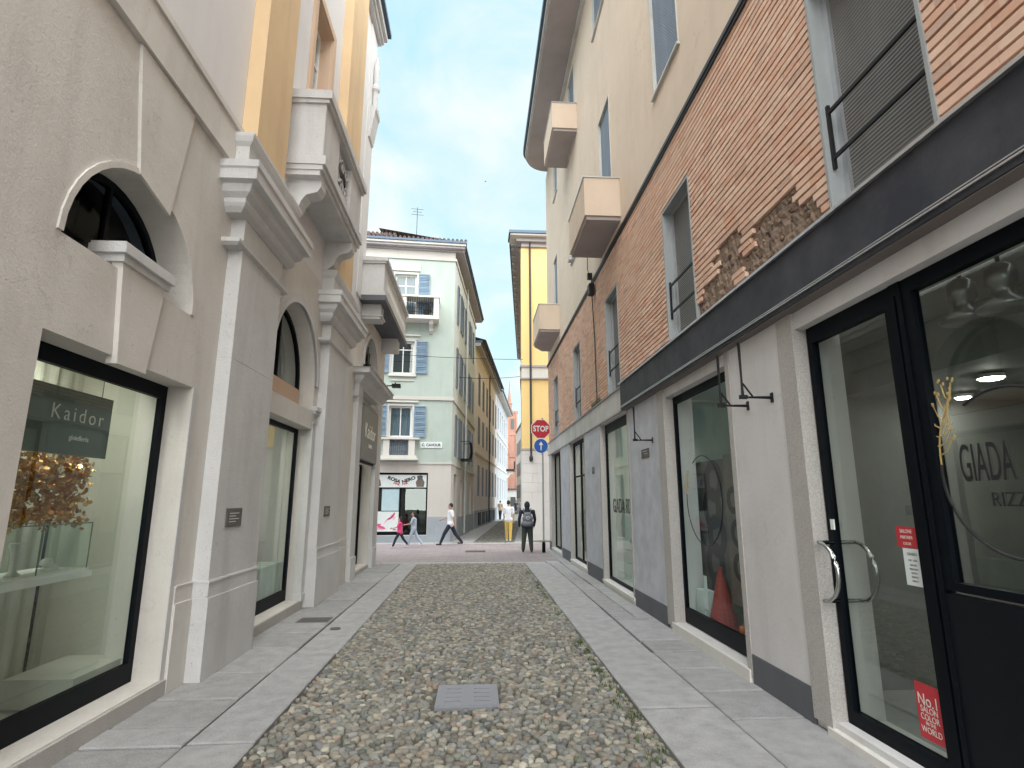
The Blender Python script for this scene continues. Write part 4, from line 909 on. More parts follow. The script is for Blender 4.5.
for k in range(48): m.tube([(-.44 + k * .2, .5, 13.55), (-.44 + k * .2, -1.2, 14.06)], .07, 6)
for k in range(18): m.tube([(2.9 + k * .2, -.4, 14.1), (2.9 + k * .2, -1.5, 14.5)], .08, 6)
make('roof', m, 'tile', gb)
m = MB(GF); m.box(1.6, 2.9, .001, .08, 12.1, 12.45); m.box(1.6, 2.9, .001, .06, 8.82, 8.86)
for z in (8.98, 5.95): m.box(1.5, 3.0, .001, .10, z, z + .07)
m.box(1.65, 2.85, .001, .10, 7.12, 7.22); m.box(1.75, 2.75, .001, .05, 6.92, 6.96)
for a, b, c_, d_ in WG: m.box(a - .08, a, .001, .035, c_, d_); m.box(b, b + .08, .001, .035, c_, d_); m.box(a - .08, b + .08, .001, .035, d_, d_ + .08)
makes('window_trim', m, 'wtrim', gb)
for a, b, c_, d_ in WG:
    opening(GF, gb, a, b, c_, d_, -.14, (.08,) * 4, 'white', 'g_win', 'window', mull=((a + b) / 2,), trans=(c_ + (d_ - c_) * .75,) if c_ > 7 else ())
    shutter(GF, gb, a - .6, a - .08, c_ + .02, d_, .05); shutter(GF, gb, b + .08, b + .6, c_ + .02, d_, .05)
m = MB(GF); m.box(1.6, 2.9, -.9, -.42, 4.2, 12.2); makes('window_backing', m, 'idark', gb)
m = MB(GF)
for a, b, c_, d_ in WG[:1] + WG[2:]: m.box(a + .08, b - .08, -.30, -.28, c_, d_)
make('net_curtain', m, slatted('net_curtain_cloth', (.42, .44, .48), .12, 0, .5, .9), gb)
# balconies
m = MB(GF); m.box(.70, 3.5, .0, .72, 9.62, 9.78); gbal = make('balcony', m, 'wtrim', gb)
m = MB(GF); m.box(.72, .95, .56, .70, 9.78, 10.62); m.box(2.15, 2.40, .56, .70, 9.78, 10.62); m.box(2.4, 3.48, .58, .68, 9.78, 10.62); m.box(.72, .84, 0, .56, 9.78, 10.62); m.box(.68, 3.52, 0.0, .74, 10.62, 10.70); make('balustrade', m, 'wtrim', gbal)
m = MB(GF)
for k in range(12): m.tube([(.98 + k * .1, .64, 9.78), (.98 + k * .1, .64, 10.62)], .012, 5)
for z in (9.95, 10.15, 10.35): m.tube([(.95, .64, z), (2.15, .64, z)], .01, 5)
make('railing', m, 'iron', gbal)
for u in (.95, 2.55): corbel(GF, gbal, u, u + .18, 9.62, .6, .5, 'wtrim')
rr = random.Random(6); m = MB(GF)
for k in range(160):
    c0 = (rr.gauss(1.25, .16), rr.uniform(.35, .52), 9.95 + abs(rr.gauss(0, .28))); s_ = .05
    m.add([c0, (c0[0] + rr.uniform(-s_, s_), c0[1] + .01, c0[2] + s_), (c0[0] + rr.uniform(-s_, s_), c0[1] - .01, c0[2] - s_ * rr.random())], [(0, 1, 2)])
m.tube([(1.25, .44, 9.78), (1.25, .44, 10.1)], [.1, .13], 10); tag(make('balcony_plant', m, 'hair', loc=tuple(GF(1.25, .44, 9.78))), 'dark leafy potted plant on the top balcony of the pale green house', 'plant')
m = MB(GF); m.box(1.50, 3.0, 0, .30, 3.50, 3.62); m.box(1.42, 3.08, .0, .36, 3.42, 3.5); gb1 = make('balcony', m, 'wtrim', gb)
m = MB(GF); m.box(1.58, 1.85, 0, .27, 3.62, 4.30); m.box(2.65, 2.92, 0, .27, 3.62, 4.30); m.box(1.4, 3.1, 0, .33, 4.30, 4.38); make('balustrade', m, 'wtrim', gb1)
m = MB(GF)
for k in range(9): m.lathe((1.9 + k * .088, .2, 3.62), [(.022, 0), (.014, .1), (.03, .3), (.014, .5), (.022, .68)], 8)
m.box(1.85, 2.65, .0, .05, 3.62, 4.3); make('railing', m, 'louv2', gb1)
# shop
m = MB(GF); m.box(SHOP[0], SHOP[1], -.2, -.13, .30, .42); m.box(SHOP[0], SHOP[1], -.2, -.13, 2.82, 2.9); m.box(SHOP[0], SHOP[0] + .06, -.2, -.13, .42, 2.82); m.box(SHOP[1] - .06, SHOP[1], -.2, -.13, .42, 2.82); m.box(2.08, 2.16, -.2, -.13, .42, 2.27); m.box(SHOP[0] + .06, SHOP[1] - .06, -.2, -.13, 2.22, 2.27)
sf = make('shop_front', m, 'frame', gb); m = MB(GF); m.box(1.04, 3.19, -.175, -.17, .42, 2.22); make('pane', m, 'g_dark', sf)
room(GF, gb, .9, 3.4, .1, 3.1, -.4, 1.5, 'idark', 'idark', 'inter')
t = empty('shop_banner', tuple(GF(2.1, -.1, 2.27)), 'white shop banner with dark and red lettering above the nail shop window', 'sign')
m = MB(GF); m.box(1.04, 3.19, -.13, -.11, 2.28, 2.81); make('board', m, 'paper', t)
for s_, u, z, mt, rt in (('ROSA', 2.42, 2.60, 'dtext', -.35), ('NERO', 1.80, 2.60, 'dtext', .35), ('NAIL', 2.30, 2.43, 'red', -.3), ('BAR', 1.95, 2.43, 'red', .3)): text('lettering', s_, GF, u, -.109, z, .19 if mt == 'dtext' else .11, mt, t, sx=-1, rot=rt, squeeze=1.15, bold=.05)
m = MB(GF); m.prism([(1.15, 2.30), (1.45, 2.30), (1.5, 2.5), (1.38, 2.7), (1.25, 2.72), (1.12, 2.5)], -.11, -.107); make('portrait_print', m, 'photoc', t)
m = MB(GF); m.prism([(1.22, 2.62), (1.42, 2.6), (1.45, 2.76), (1.3, 2.8), (1.2, 2.76)], -.107, -.105); m.prism([(2.95, 2.35), (3.1, 2.3), (3.15, 2.7), (3.0, 2.6)], -.11, -.107); make('dark_print', m, 'photo', t)
m = MB(GF); m.box(2.18, 2.90, -.165, -.155, 1.30, 2.22); tag(make('blue_poster', m, 'lblue', loc=tuple(GF(2.5, -.16, 1.3))), 'pale blue poster in the upper left of the nail shop window', 'poster')
t = empty('pink_poster', tuple(GF(2.6, -.12, .5)), 'white poster with pink petals low in the nail shop window', 'poster'); m = MB(GF); m.box(2.17, 3.2, -.128, -.115, .45, 1.27); make('board', m, 'paper', t)
m = MB(GF)
def petal(cu, cz, a, L, w_):
    pts = []
    for k in range(12):
        t_ = k / 11 * math.pi * 2; x = L * math.cos(t_); y_ = w_ * math.sin(t_) * (1 + .3 * math.cos(t_)); pts.append((cu + x * math.cos(a) - y_ * math.sin(a), cz + x * math.sin(a) + y_ * math.cos(a)))
    m.prism(pts, -.115, -.113)
for c0 in ((2.45, 1.05, 2.3, .16, .05), (2.38, 1.12, 2.0, .13, .035), (2.55, .98, 2.6, .15, .04), (2.85, .62, .3, .18, .06), (3.0, .72, -.2, .13, .05), (2.3, .52, .2, .1, .03)): petal(*c0)
make('petal_print', m, 'pink', t); m = MB(GF)
for c0 in ((2.7, .85, 2.2, .14, .03), (2.95, .56, .1, .2, .05), (2.36, .98, 2.2, .1, .03)):
    pts_ = petal(*c0)
make('pale_petal_print', m, 'lpink', t)
t = empty('street_name_sign', tuple(GF(.9, .02, 3.97)), 'white street name plate with dark capitals on the pale green wall', 'street sign'); m = MB(GF); m.box(.41, 1.36, .001, .03, 3.97, 4.22); make('plate', m, 'paper', t, bevel=.005); text('lettering', 'C. CAVOUR', GF, .88, .0305, 4.09, .16, 'dtext', t, sx=-1, squeeze=.95, bold=.03)
# side facade
m = MB(GS); SW = [(1.4, 2.3), (3.4, 4.3), (5.6, 6.5), (7.8, 8.7)]
m.wall(0.0, 10.6, 3.3, 12.85, -.4, 0, [(a, b, z, z + h) for a, b in SW for z, h in ((3.7, 1.9), (6.9, 1.9), (10.0, 1.9))]); make('side_wall', m, 'gside', gb)
m = MB(GS); m.wall(0.0, 10.6, 0, 3.3, -.4, 0, [(1.0, 2.1, .05, 2.9), (3.4, 4.2, .9, 2.7), (5.6, 6.4, .9, 2.7), (8.0, 9.0, .05, 2.7)]); make('side_ground_wall', m, 'cream', gb)
m = MB(GS); m.box(0.0, 10.6, .001, .05, 3.27, 3.34); m.box(0.0, 10.6, .001, .06, 6.08, 6.22); m.box(0.0, 10.6, .001, .06, 12.7, 12.85); makes('side_string_course', m, 'cream', gb)
m = MB(GS); m.box(0.0, .95, .001, .03, 0, 1.05); m.box(2.15, 10.6, .001, .03, 0, .95); makes('side_plinth', m, 'bluegrey', gb)
m = MB(GS); m.box(.4, 10.9, -.5, .38, 13.225, 13.32); make('side_eaves', m, 'eave', gb); m = MB(GS); m.box(.1, 11, -.5, .5, 13.425, 13.525); m.box(.1, 11, .3, .44, 13.325, 13.42); make('side_gutter', m, 'gutter', gb)
m = MB(GS); m.add([(-.2, .48, 13.535), (11, .48, 13.535), (11, -4, 15), (1, -4, 15)], [(0, 1, 2, 3)]); make('side_roof', m, 'tile', gb)
for a, b in SW:
    for z, h in ((3.7, 1.9), (6.9, 1.9), (10.0, 1.9)):
        m = MB(GS); m.box(a, b, -.2, -.15, z, z + h); sh = make('window', m, 'photo', gb)
        shutter(GS, sh, a - .46, a - .01, z, z + h, .02, 'louv2'); shutter(GS, sh, b + .01, b + .46, z, z + h, .02, 'louv2')
m = MB(GS); m.box(1.0, 2.1, -.25, -.2, .05, 2.9); m.box(8.0, 9.0, -.25, -.2, .05, 2.7); m.box(3.4, 4.2, -.25, -.2, .9, 2.7); m.box(5.6, 6.4, -.25, -.2, .9, 2.7); makes('side_door', m, 'louv2', gb)
m = MB(GS); m.tube([(4.9, .08, 13.3), (4.9, .08, .1)], .05, 8); make('downpipe', m, 'gside', gb)
m = MB(GS)
for k in range(10): m.tube([(3.3 + k * .12, .45, 3.75), (3.3 + k * .12, .52, 4.1), (3.3 + k * .12, .45, 4.6)], .012, 5)
m.tube([(3.2, 0, 4.6), (3.2, .45, 4.6), (4.5, .45, 4.6), (4.5, 0, 4.6)], .018, 6); m.box(3.2, 4.5, 0, .5, 3.68, 3.75); make('side_railing', m, 'iron', gb)
m = MB(GF); ua = 1.9; m.tube([(ua, -1.2, 14.2), (ua, -1.2, 16.0)], .014, 5)
for z, L in ((15.9, .3), (15.75, .22), (15.6, .3)): m.tube([(ua - L, -1.2, z), (ua + L, -1.2, z + .02)], .01, 5)
tag(make('roof_aerial', m, 'iron', loc=tuple(GF(ua, -1.2, 14.2))), 'thin television aerial on the roof of the pale green house', 'aerial')

# ------------------------------------------------------------------ PEACH TOWNHOUSE AND PALE BLUE HOUSE BEYOND
ob = empty('peach_townhouse', (-.15, 35.2, 0), 'long peach townhouse with slate shutters beyond the pale green house', 'building')
cols = [1.8 + k * 2.6 for k in range(6)]
m = MB(OS); m.wall(0, 16.5, 4.7, 11.6, -.4, 0, [(a, a + 1.1, 8.0, 10.2) for a in cols] + [(a, a + 1.1, 5.4, 7.2) for a in cols]); m.box(0, .4, -6, -.4, 0, 11.6); make('upper_wall', m, 'ochre', ob)
m = MB(OS); m.wall(0, 16.5, 0, 4.7, -.4, 0, [(a, a + 1.1, 2.0, 4.0) for a in cols]); make('ground_floor_wall', m, 'ochre', ob)
m = MB(OS); m.box(0, 16.5, .001, .06, 4.66, 4.8); m.box(0, 16.5, .001, .05, 11.35, 11.5); makes('string_course', m, 'cream', ob); m = MB(OS); m.box(0, 16.5, .001, .05, 0, 1.1); makes('plinth', m, 'bluegrey', ob)
m = MB(OS); m.box(-.2, 16.7, -.4, .36, 11.5, 11.7); make('eaves', m, 'eave', ob); m = MB(OS); m.box(-.2, 16.7, -.4, .46, 11.7, 11.88); make('gutter', m, 'gutter', ob); m = MB(OS); m.add([(-.2, .7, 11.89), (16.7, .7, 11.89), (16.7, -5, 13.6), (-.2, -5, 13.6)], [(0, 1, 2, 3)]); make('roof', m, 'tile', ob)
for a in cols:
    for z, h in ((8.0, 2.2), (5.4, 1.8), (2.0, 2.0)):
        m = MB(OS); m.box(a, a + 1.1, -.2, -.15, z, z + h); w_ = make('window', m, 'idark', ob); shutter(OS, w_, a + .02, a + .54, z, z + h, -.02, 'louv2'); shutter(OS, w_, a + .56, a + 1.08, z, z + h, -.02, 'louv2')
m = MB(OS); m.tube([(8.9, .08, 11.5), (8.9, .08, .1)], .05, 8); make('downpipe', m, 'copper', ob)
m = MB(OS)
for k in range(5):
    m.box(2 + k * 2.6, 3.6 + k * 2.6, .05, .09, 0.15, .95)
makes('basement_grate', m, 'frame', ob)
pb = empty('pale_blue_house', tuple(OS(16.6, 0, 0)), 'pale blue-grey house at the far end of the left row of the side street', 'building')
m = MB(OS); cb_ = [17.6 + 2.8 * k for k in range(5)]; m.wall(16.6, 32, 0, 11.6, -.4, 0, [(a, a + 1.2, z, z + 2) for a in cb_ for z in (1.8, 5.3, 8.4)]); m.box(31.6, 32, -6, -.4, 0, 11.6); make('wall', m, 'paleblue', pb)
m = MB(OS); m.box(16.6, 32.2, -.4, .5, 11.602, 11.75); m.box(16.6, 32, .001, .06, 4.7, 4.85); m.box(16.6, 32, .001, .06, 7.8, 7.92); make('eaves', m, 'wtrim', pb); m = MB(OS); m.box(16.75, 32.3, -.4, .62, 11.75, 11.9); make('gutter', m, 'gutter', pb)
for a in cb_:
    for z in (1.8, 5.3, 8.4): m = MB(OS); m.box(a, a + 1.2, -.2, -.1, z, z + 2); w_ = make('window', m, 'louv2', pb)
m = MB(OS); m.box(29.5, 31.8, 0, .9, 5.0, 5.2); b_ = make('balcony', m, 'iron', pb); m = MB(OS)
for k in range(12): m.tube([(29.5 + k * .2, .88, 5.2), (29.5 + k * .2, .88, 6.1)], .02, 5)
m.box(29.5, 31.8, .86, .9, 6.1, 6.15); make('railing', m, 'iron', b_); corbel(OS, b_, 30, 30.3, 5.0, .8, .8, 'wtrim')

# ------------------------------------------------------------------ YELLOW HOUSE
yb = empty('yellow_corner_house', (2.05, 25.5, 0), 'bright yellow corner house on a white stone base behind the stop sign', 'building')
m = MB(YF); m.box(0, 8, -.4, 0, 4.05, 13.9); make('upper_wall', m, 'yellow', yb)
m = MB(YF); m.box(-.03, 8, -.4, .05, 3.95, 4.05); m.box(-.05, 8, -.4, .09, 7.85, 7.95); m.box(-.05, 8, -.4, .09, 7.28, 7.34); makes('string_course', m, 'eave', yb)
m = MB(YF); m.box(0, 8, .001, .04, 7.34, 7.85); make('pale_band', m, 'wtrim', yb)
m = MB(YF); z = 0.0; k = 0
while z < 3.94:
    h = min(.42, 3.94 - z); u = -.02 + (0 if k % 2 else -.0); first = .9 if k % 2 else .5
    while u < 8: e = min(8, u + first); m.box(u, e - .006, -.4, .04, z, z + h - .006); u = e; first = 1.0
    z += .42; k += 1
make('stone_base', m, 'whites', yb)
m = MB(YF); m.box(0, 8, -.4, .12, 13.9, 14.1); m.box(-.25, 8, -.4, .3, 14.1, 14.3); make('cornice', m, 'eave', yb)
m = MB(YF); m.box(-.55, 8, -.5, .55, 14.3, 14.38); make('eaves', m, 'wtrim', yb); m = MB(YF); m.box(-.62, 8, -.5, .62, 14.38, 14.52); make('gutter', m, 'gutter', yb)
YS = Frame((2.05, 25.5), (.0893, 1), (-1, .0893))
m = MB(YS); m.box(.4, 24, -.4, 0, 4.05, 13.9); make('side_wall', m, 'yellow', yb); m = MB(YS); m.box(.4, 24, -.4, .02, 0, 4.05); make('side_base', m, 'whites', yb)
m = MB(YS); m.box(.5, 24, -.4, .12, 13.9, 14.1); m.box(.5, 24, -.4, .30, 14.1, 14.3); m.box(.6, 24, -.4, .52, 14.305, 14.375); m.box(.4, 24, 0.0, .08, 7.3, 7.9)
for k in range(26): m.box(.9 + k * .9, 1.05 + k * .9, .0, .5, 14.2, 14.3)
make('side_eaves', m, 'eave', yb); m = MB(YS); m.box(.66, 24, -.4, .60, 14.385, 14.515); make('side_gutter', m, 'gutter', yb)
m = MB(YF); m.tube([(.42, .1, 14.2), (.42, .1, 4.0), (.42, .12, 3.7)], .05, 8); m.lathe((.42, .12, 3.45), [(.05, 0), (.09, .1), (.09, .2), (.05, .3)], 10); make('downpipe', m, 'copper', yb)
m = MB(YF); m.add([(-.6, .6, 14.53), (8, .6, 14.53), (8, -4, 16), (1.5, -4, 16)], [(0, 1, 2, 3)]); make('roof', m, 'tile', yb)

# ------------------------------------------------------------------ RED BRICK CHURCH TOWER AND LOW HOUSES AT THE END
tw = empty('church_tower', (5.8, 92, 0), 'red brick church tower with a thin spire closing the side street', 'tower')
m = MB(); m.box(4.95, 6.60, 91, 93, 2.8, 15.8); make('shaft', m, 'tower', tw)
m = MB(); m.box(4.85, 6.7, 90.9, 93.1, 8.5, 8.7); m.box(4.85, 6.7, 90.9, 93.1, 12.1, 12.3); m.box(4.85, 6.7, 90.9, 93.1, 15.8, 16.1); m.box(5.0, 5.25, 90.85, 93, 2.8, 15.8); m.box(6.3, 6.55, 90.85, 93, 2.8, 15.8); make('brick_bands', m, 'tower', tw)
m = MB(); m.box(5.5, 6.05, 90.95, 91.0, 13.1, 14.8); make('belfry_opening', m, 'idark', tw)
m = MB(); m.lathe((5.35, 91.6, 16.1), [(.42, 0), (.42, 1.2), (.5, 1.3), (.3, 1.5), (.14, 3.2), (.03, 5.2)], 10); make('spire', m, 'tower', tw)
eh = empty('end_house', (4.6, 88, 0), 'low cream house at the foot of the red church tower', 'building')
m = MB(); m.box(3.6, 8.5, 88, 90, 0, 3.3); make('wall', m, 'whites', eh); m = MB(); m.box(3.5, 8.6, 87.8, 90, 3.302, 3.5); make('roof', m, 'tile', eh); m = MB(); m.box(5.3, 6.1, 87.97, 88, 0, 2.2); m.box(4.4, 4.9, 87.97, 88, 1.0, 2.2); make('door', m, 'idark', eh)
rh = empty('brown_side_house', (7.0, 74, 0), 'narrow brown and cream house front glimpsed beside the yellow house', 'building')
m = MB(); m.box(5.95, 9, 74, 84, 0, 11.6); make('wall', m, 'cream', rh); m = MB()
for k in range(4):
    for z in (2, 5, 8): m.box(5.89, 5.95, 74.5 + k * 2.4, 75.6 + k * 2.4, z, z + 1.8)
makes('window', m, 'photo', rh); m = MB(); m.box(5.85, 9, 73.8, 84, 11.602, 11.9); make('eaves', m, 'tile', rh)
bh = empty('cream_side_house', (3.4, 69, 0), 'cream house edge between the pale blue house and the red tower', 'building')
m = MB(); m.box(-1, 3.85, 70, 84, 0, 7.2); make('wall', m, 'wtrim', bh); m = MB(); m.box(-1, 3.95, 69.8, 84, 7.202, 7.4); make('roof', m, 'tile', bh); m = MB(); m.box(3.6, 3.86, 70.5, 72, 2, 3.4); m.box(3.6, 3.86, 70.5, 72, 4.6, 6.0); makes('window', m, 'photo', bh)

# ------------------------------------------------------------------ STREET FURNITURE
px_, py_ = 2.33, 19.75
t = empty('stop_sign_post', (px_, py_, 0), 'grey post carrying a red STOP sign above a round blue arrow sign', 'traffic sign')
m = MB(); m.tube([(px_, py_, 0), (px_, py_, 4.62)], .03, 10); make('pole', m, 'alu', t); m = MB(); m.lathe((px_, py_, 0), [(.06, 0), (.06, .3), (.04, .36)], 12); make('pole_base', m, 'black', t)
SF = Frame((px_, py_), (.995, .09), (.09, -.995))
def disc(n, r, z, d0, d1, ph=0): return MB(SF).prism([(-.07 + r * math.cos(2 * math.pi * k / n + ph), z - .08 + r * math.sin(2 * math.pi * k / n + ph)) for k in range(n)], d0, d1)
o = make('stop_plate', disc(8, .37, 4.30, .035, .05, R(22.5)), 'white', t); make('red_face', disc(8, .345, 4.30, .05, .053, R(22.5)), 'red', o); text('lettering', 'STOP', SF, -.07, 0.0535, 4.22, .28, 'white', o, squeeze=.80, depth=.002, bold=.03, space=1.05)
o = make('arrow_plate', disc(28, .26, 3.70, .035, .05), 'white', t); make('blue_face', disc(28, .245, 3.70, .05, .053), 'blue', o)
make('arrow_mark', MB(SF).box(-.09, -.05, .0535, .056, 3.46, 3.66).prism([(-.15, 3.65), (.01, 3.65), (-.07, 3.78)], .0535, .056), 'white', o)
m = MB(SF); m.box(-.36, .22, .02, .033, 3.42, 4.0); make('backing_plate', m, 'zinc', t) if False else None
def cable(a, b, sag, label, r=.012):
    a = Vector(a); b = Vector(b); m = MB(); m.tube([a.lerp(b, k / 16) - Vector((0, 0, sag * 4 * (k / 16) * (1 - k / 16))) for k in range(17)], r, 5); tag(make('overhead_cable', m, 'iron', loc=tuple(a)), label, 'cable')
cable((-4.2, 23.9, 8.0), (2.1, 25.2, 8.15), .06, 'upper thin cable strung from the pale green house to the yellow house'); cable((-.9, 26.3, 7.5), (2.2, 27.0, 7.75), .08, 'lower thin cable across the mouth of the side street')
m = MB(GF); m.tube([(3.75, .05, 8.0), (3.75, .05, 4.6)], .012, 5); m.box(3.68, 3.82, .02, .12, 4.5, 4.7); tag(make('drop_cable', m, 'iron', loc=tuple(GF(3.75, .05, 4.6))), 'thin cable dropping down the left edge of the pale green house', 'cable')
m = MB(); bx, by, bz = .8, 75, 47.8
m.ball((bx, by, bz), (.05, .16, .05), 8, 6); m.add([(bx, by + .05, bz), (bx + .28, by - .05, bz + .08), (bx, by - .08, bz)], [(0, 1, 2)]); m.add([(bx, by + .05, bz), (bx - .28, by - .05, bz + .1), (bx, by - .08, bz)], [(0, 1, 2)])
tag(make('bird', m, 'bird', loc=(bx, by, bz)), 'tiny dark bird flying high over the street', 'bird')

# ------------------------------------------------------------------ PEOPLE
def solid(name, mb, mat, parent, vox, smooth_it=3, disp=0):
    tmp = make('tmp', mb, mat); md = tmp.modifiers.new('r', 'REMESH'); md.mode = 'VOXEL'; md.voxel_size = vox; md.use_smooth_shade = True
    sm = tmp.modifiers.new('s', 'SMOOTH'); sm.iterations = smooth_it; sm.factor = .5
    dg = bpy.context.evaluated_depsgraph_get(); me = bpy.data.meshes.new_from_object(tmp.evaluated_get(dg)); me.name = name
    old = tmp.data; bpy.data.objects.remove(tmp); bpy.data.meshes.remove(old)
    for p in me.polygons: p.use_smooth = True
    o = bpy.data.objects.new(name, me); COL.objects.link(o); o.parent = parent; return o
def person(loc, face, h, label, top, trouser, shoe, legs, arms, hair='short', sleeves='short', shorts=False, hood=False, vox=.008, lean=0, skirt=0, wide=1, baggy=1, stance=0):
    """local frame: looks along +Y; h in metres; legs/arms give (forward hip swing, knee bend) and (swing, elbow bend, spread)"""
    s = h / 1.75; t = empty('person', loc, label, 'person', rz=face)
    V = lambda x, y, z: Vector((x * s, y * s, z * s)); HP = .92
    lift = 0
    def leg(sx, sw, kn):
        hip = Vector((sx * .09, 0, HP)); st_ = Vector((sx * stance, 0, 0)); th = .44; sh = .42
        k = hip + Vector((0, math.sin(sw), -math.cos(sw))) * th + st_ * .5; a = k + Vector((0, math.sin(sw - kn), -math.cos(sw - kn))) * sh + st_ * .5
        return hip, k, a
    L = [leg(-1, *legs[0]), leg(1, *legs[1])]; low = min(l[2].z for l in L); dz = .075 - low
    def arm(sx, sw, el, sp):
        shd = Vector((sx * .185 * wide, lean * .3, 1.42)); e = shd + Vector((sx * math.sin(sp), math.sin(sw) * math.cos(sp), -math.cos(sw) * math.cos(sp))) * .29
        w_ = e + Vector((-sx * math.sin(el) * .25, math.sin(sw + el), -math.cos(sw + el))).normalized() * .25; return shd, e, w_
    A = [arm(-1, *arms[0]), arm(1, *arms[1])]
    off = Vector((0, 0, dz)); S = lambda v: tuple((v + off) * s)
    def C(m, a, b, ra, rb): m.cap(S(a), S(b), ra * s, rb * s)
    head = Vector((0, lean * .35 + .02, 1.63))
    b = MB()
    C(b, Vector((0, 0, .97)), Vector((0, lean * .15, 1.15)), .125, .115); C(b, Vector((0, lean * .15, 1.15)), Vector((0, lean * .28, 1.36)), .12, .125); C(b, Vector((-.12, lean * .3, 1.40)), Vector((.12, lean * .3, 1.40)), .065, .065)
    C(b, Vector((0, lean * .3, 1.42)), head - Vector((0, .01, .06)), .052, .05)
    b.ball(S(head + Vector((0, 0, .01))), (.074 * s, .092 * s, .115 * s), 16, 12); C(b, head + Vector((0, .03, -.07)), head + Vector((0, .055, -.075)), .045, .035)
    C(b, head + Vector((0, .088, .015)), head + Vector((0, .108, -.018)), .008, .014)
    for sx in (-1, 1): C(b, head + Vector((sx * .076, 0, .01)), head + Vector((sx * .08, -.008, -.02)), .014, .010)
    for (hip, k, a) in L:
        C(b, hip, k, .082, .055); C(b, k, a, .055, .036); C(b, a, a + Vector((0, .14, -.045)), .036, .028)
    for i, (shd, e, w_) in enumerate(A):
        sx = -1 if i == 0 else 1; C(b, shd, e, .050, .038); C(b, e, w_, .037, .025); dirn = (w_ - e).normalized(); side = Vector((1, 0, 0)) * sx; fwd = dirn.cross(side).normalized()
        pm = w_ + dirn * .055; C(b, w_, pm, .026, .032)
        for f, ln in ((-.027, .062), (-.009, .075), (.009, .072), (.027, .055)):
            r0 = pm + fwd * f + dirn * .01; kx = r0 + dirn * ln * .55; C(b, r0, kx, .0105, .0095); C(b, kx, kx + (dirn * .75 - side * .5).normalized() * ln * .55, .0095, .008)
        th0 = w_ + dirn * .02 - fwd * -.02; C(b, th0, th0 + (dirn + fwd * .9).normalized() * .06, .012, .010)
    solid('body', b, 'skin', t, vox * s)
    c = MB(); C(c, Vector((0, 0, .95)), Vector((0, lean * .15, 1.15)), .150 * wide, .140 * wide); C(c, Vector((0, lean * .15, 1.15)), Vector((0, lean * .28, 1.36)), .143 * wide, .140); C(c, Vector((-.15 * wide, lean * .3, 1.405)), Vector((.15 * wide, lean * .3, 1.405)), .075, .075)
    C(c, Vector((-.05, 0, .92)), Vector((.05, 0, .92)), .145 * wide, .145 * wide)
    for shd, e, w_ in A:
        C(c, shd, e if sleeves == 'long' else shd.lerp(e, .75), .068, .058)
        if sleeves == 'long': C(c, e, w_, .055, .042)
    if hood: c.ball(S(head + Vector((0, -.012, .012))), (.105 * s, .125 * s, .145 * s), 16, 12); C(c, Vector((0, lean * .3, 1.42)), head - Vector((0, .03, .06)), .10, .09)
    solid('hooded_top' if hood else 'shirt', c, top, t, vox * 1.3 * s)
    c = MB(); C(c, Vector((-.05, 0, .93)), Vector((.05, 0, .93)), .130, .130)
    for hip, k, a in L:
        C(c, hip, k, .102 * baggy, .078 * baggy)
        if not shorts: C(c, k, k.lerp(a, .93), .076 * baggy, .056 * baggy)
    solid('shorts' if shorts else 'trousers', c, trouser, t, vox * 1.3 * s)
    for hip, k, a in L:
        c = MB(); C(c, a + Vector((0, -.02, -.035)), a + Vector((0, .15, -.045)), .042, .034); C(c, a + Vector((0, 0, .02)), a + Vector((0, 0, -.02)), .045, .045); solid('shoe', c, shoe, t, vox * 1.2 * s)
    if hair and not hood:
        c = MB(); c.ball(S(head + Vector((0, -.018, .035))), (.083 * s, .094 * s, .105 * s), 16, 12)
        if hair == 'long': C(c, head + Vector((0, -.05, .02)), head + Vector((0, -.09, -.22)), .075, .05)
        solid('hair', c, 'hair', t, vox * 1.2 * s)
    c = MB()
    for sx in (-1, 1): c.ball(S(head + Vector((sx * .03, .083, .02))), .009 * s, 8, 6)
    make('eyes', c, 'photod', t, local=True)
    return t
person((-1.0, 23.15, 0), R(85), 1.70, 'person in a white t-shirt and dark trousers striding left past the corner', 'tee', 'navy', 'dshoe', ((.55, .15), (-.45, .25)), ((-.5, .3, .1), (.55, .7, .1)), vox=.008)
person((1.43, 25.1, 0), R(-8), 1.72, 'person in a white shirt and mustard trousers walking away up the side street', 'tee', 'mustard', 'shoe', ((.14, .05), (-.14, .1)), ((.2, .25, .12), (-.1, .2, .15)), vox=.009, wide=1.0)
hp = person((1.78, 19.9, 0), R(0), 1.66, 'person in a dark hood and olive trousers standing with their back to the camera', 'navy', 'olive', 'dshoe', ((.04, .02), (-.03, .05)), ((.1, .25, .22), (.15, .3, .22)), sleeves='long', hood=True, vox=.007, wide=1.22, baggy=1.2, stance=.06)
t = empty('backpack', (1.78, 19.72, 1.05), 'grey backpack worn by the person in the dark hood', 'backpack')
m = MB(); m.cap((-.09, 0, -.08), (.09, 0, -.08), .115, .115); m.cap((-.07, 0, .08), (.07, 0, .08), .12, .12); m.cap((-.05, 0, .2), (.05, 0, .2), .09, .09); solid('pack', m, 'bag', t, .012)
m = MB(); m.cap((-.07, -.09, -.1), (.07, -.09, -.1), .07, .07); solid('front_pocket', m, 'bag', t, .01)
m = MB()
for sx in (-1, 1): m.tube([(sx * .1, .05, .24), (sx * .13, .16, .40), (sx * .13, .3, .30)], .02, 8)
make('strap', m, 'photo', t, local=True)
m = MB(); m.tube([(.05 * math.cos(a), -.135, .1 + .05 * math.sin(a)) for a in [k * .393 for k in range(16)]], .006, 5, closed=True); make('round_emblem', m, 'ltext', t, local=True)
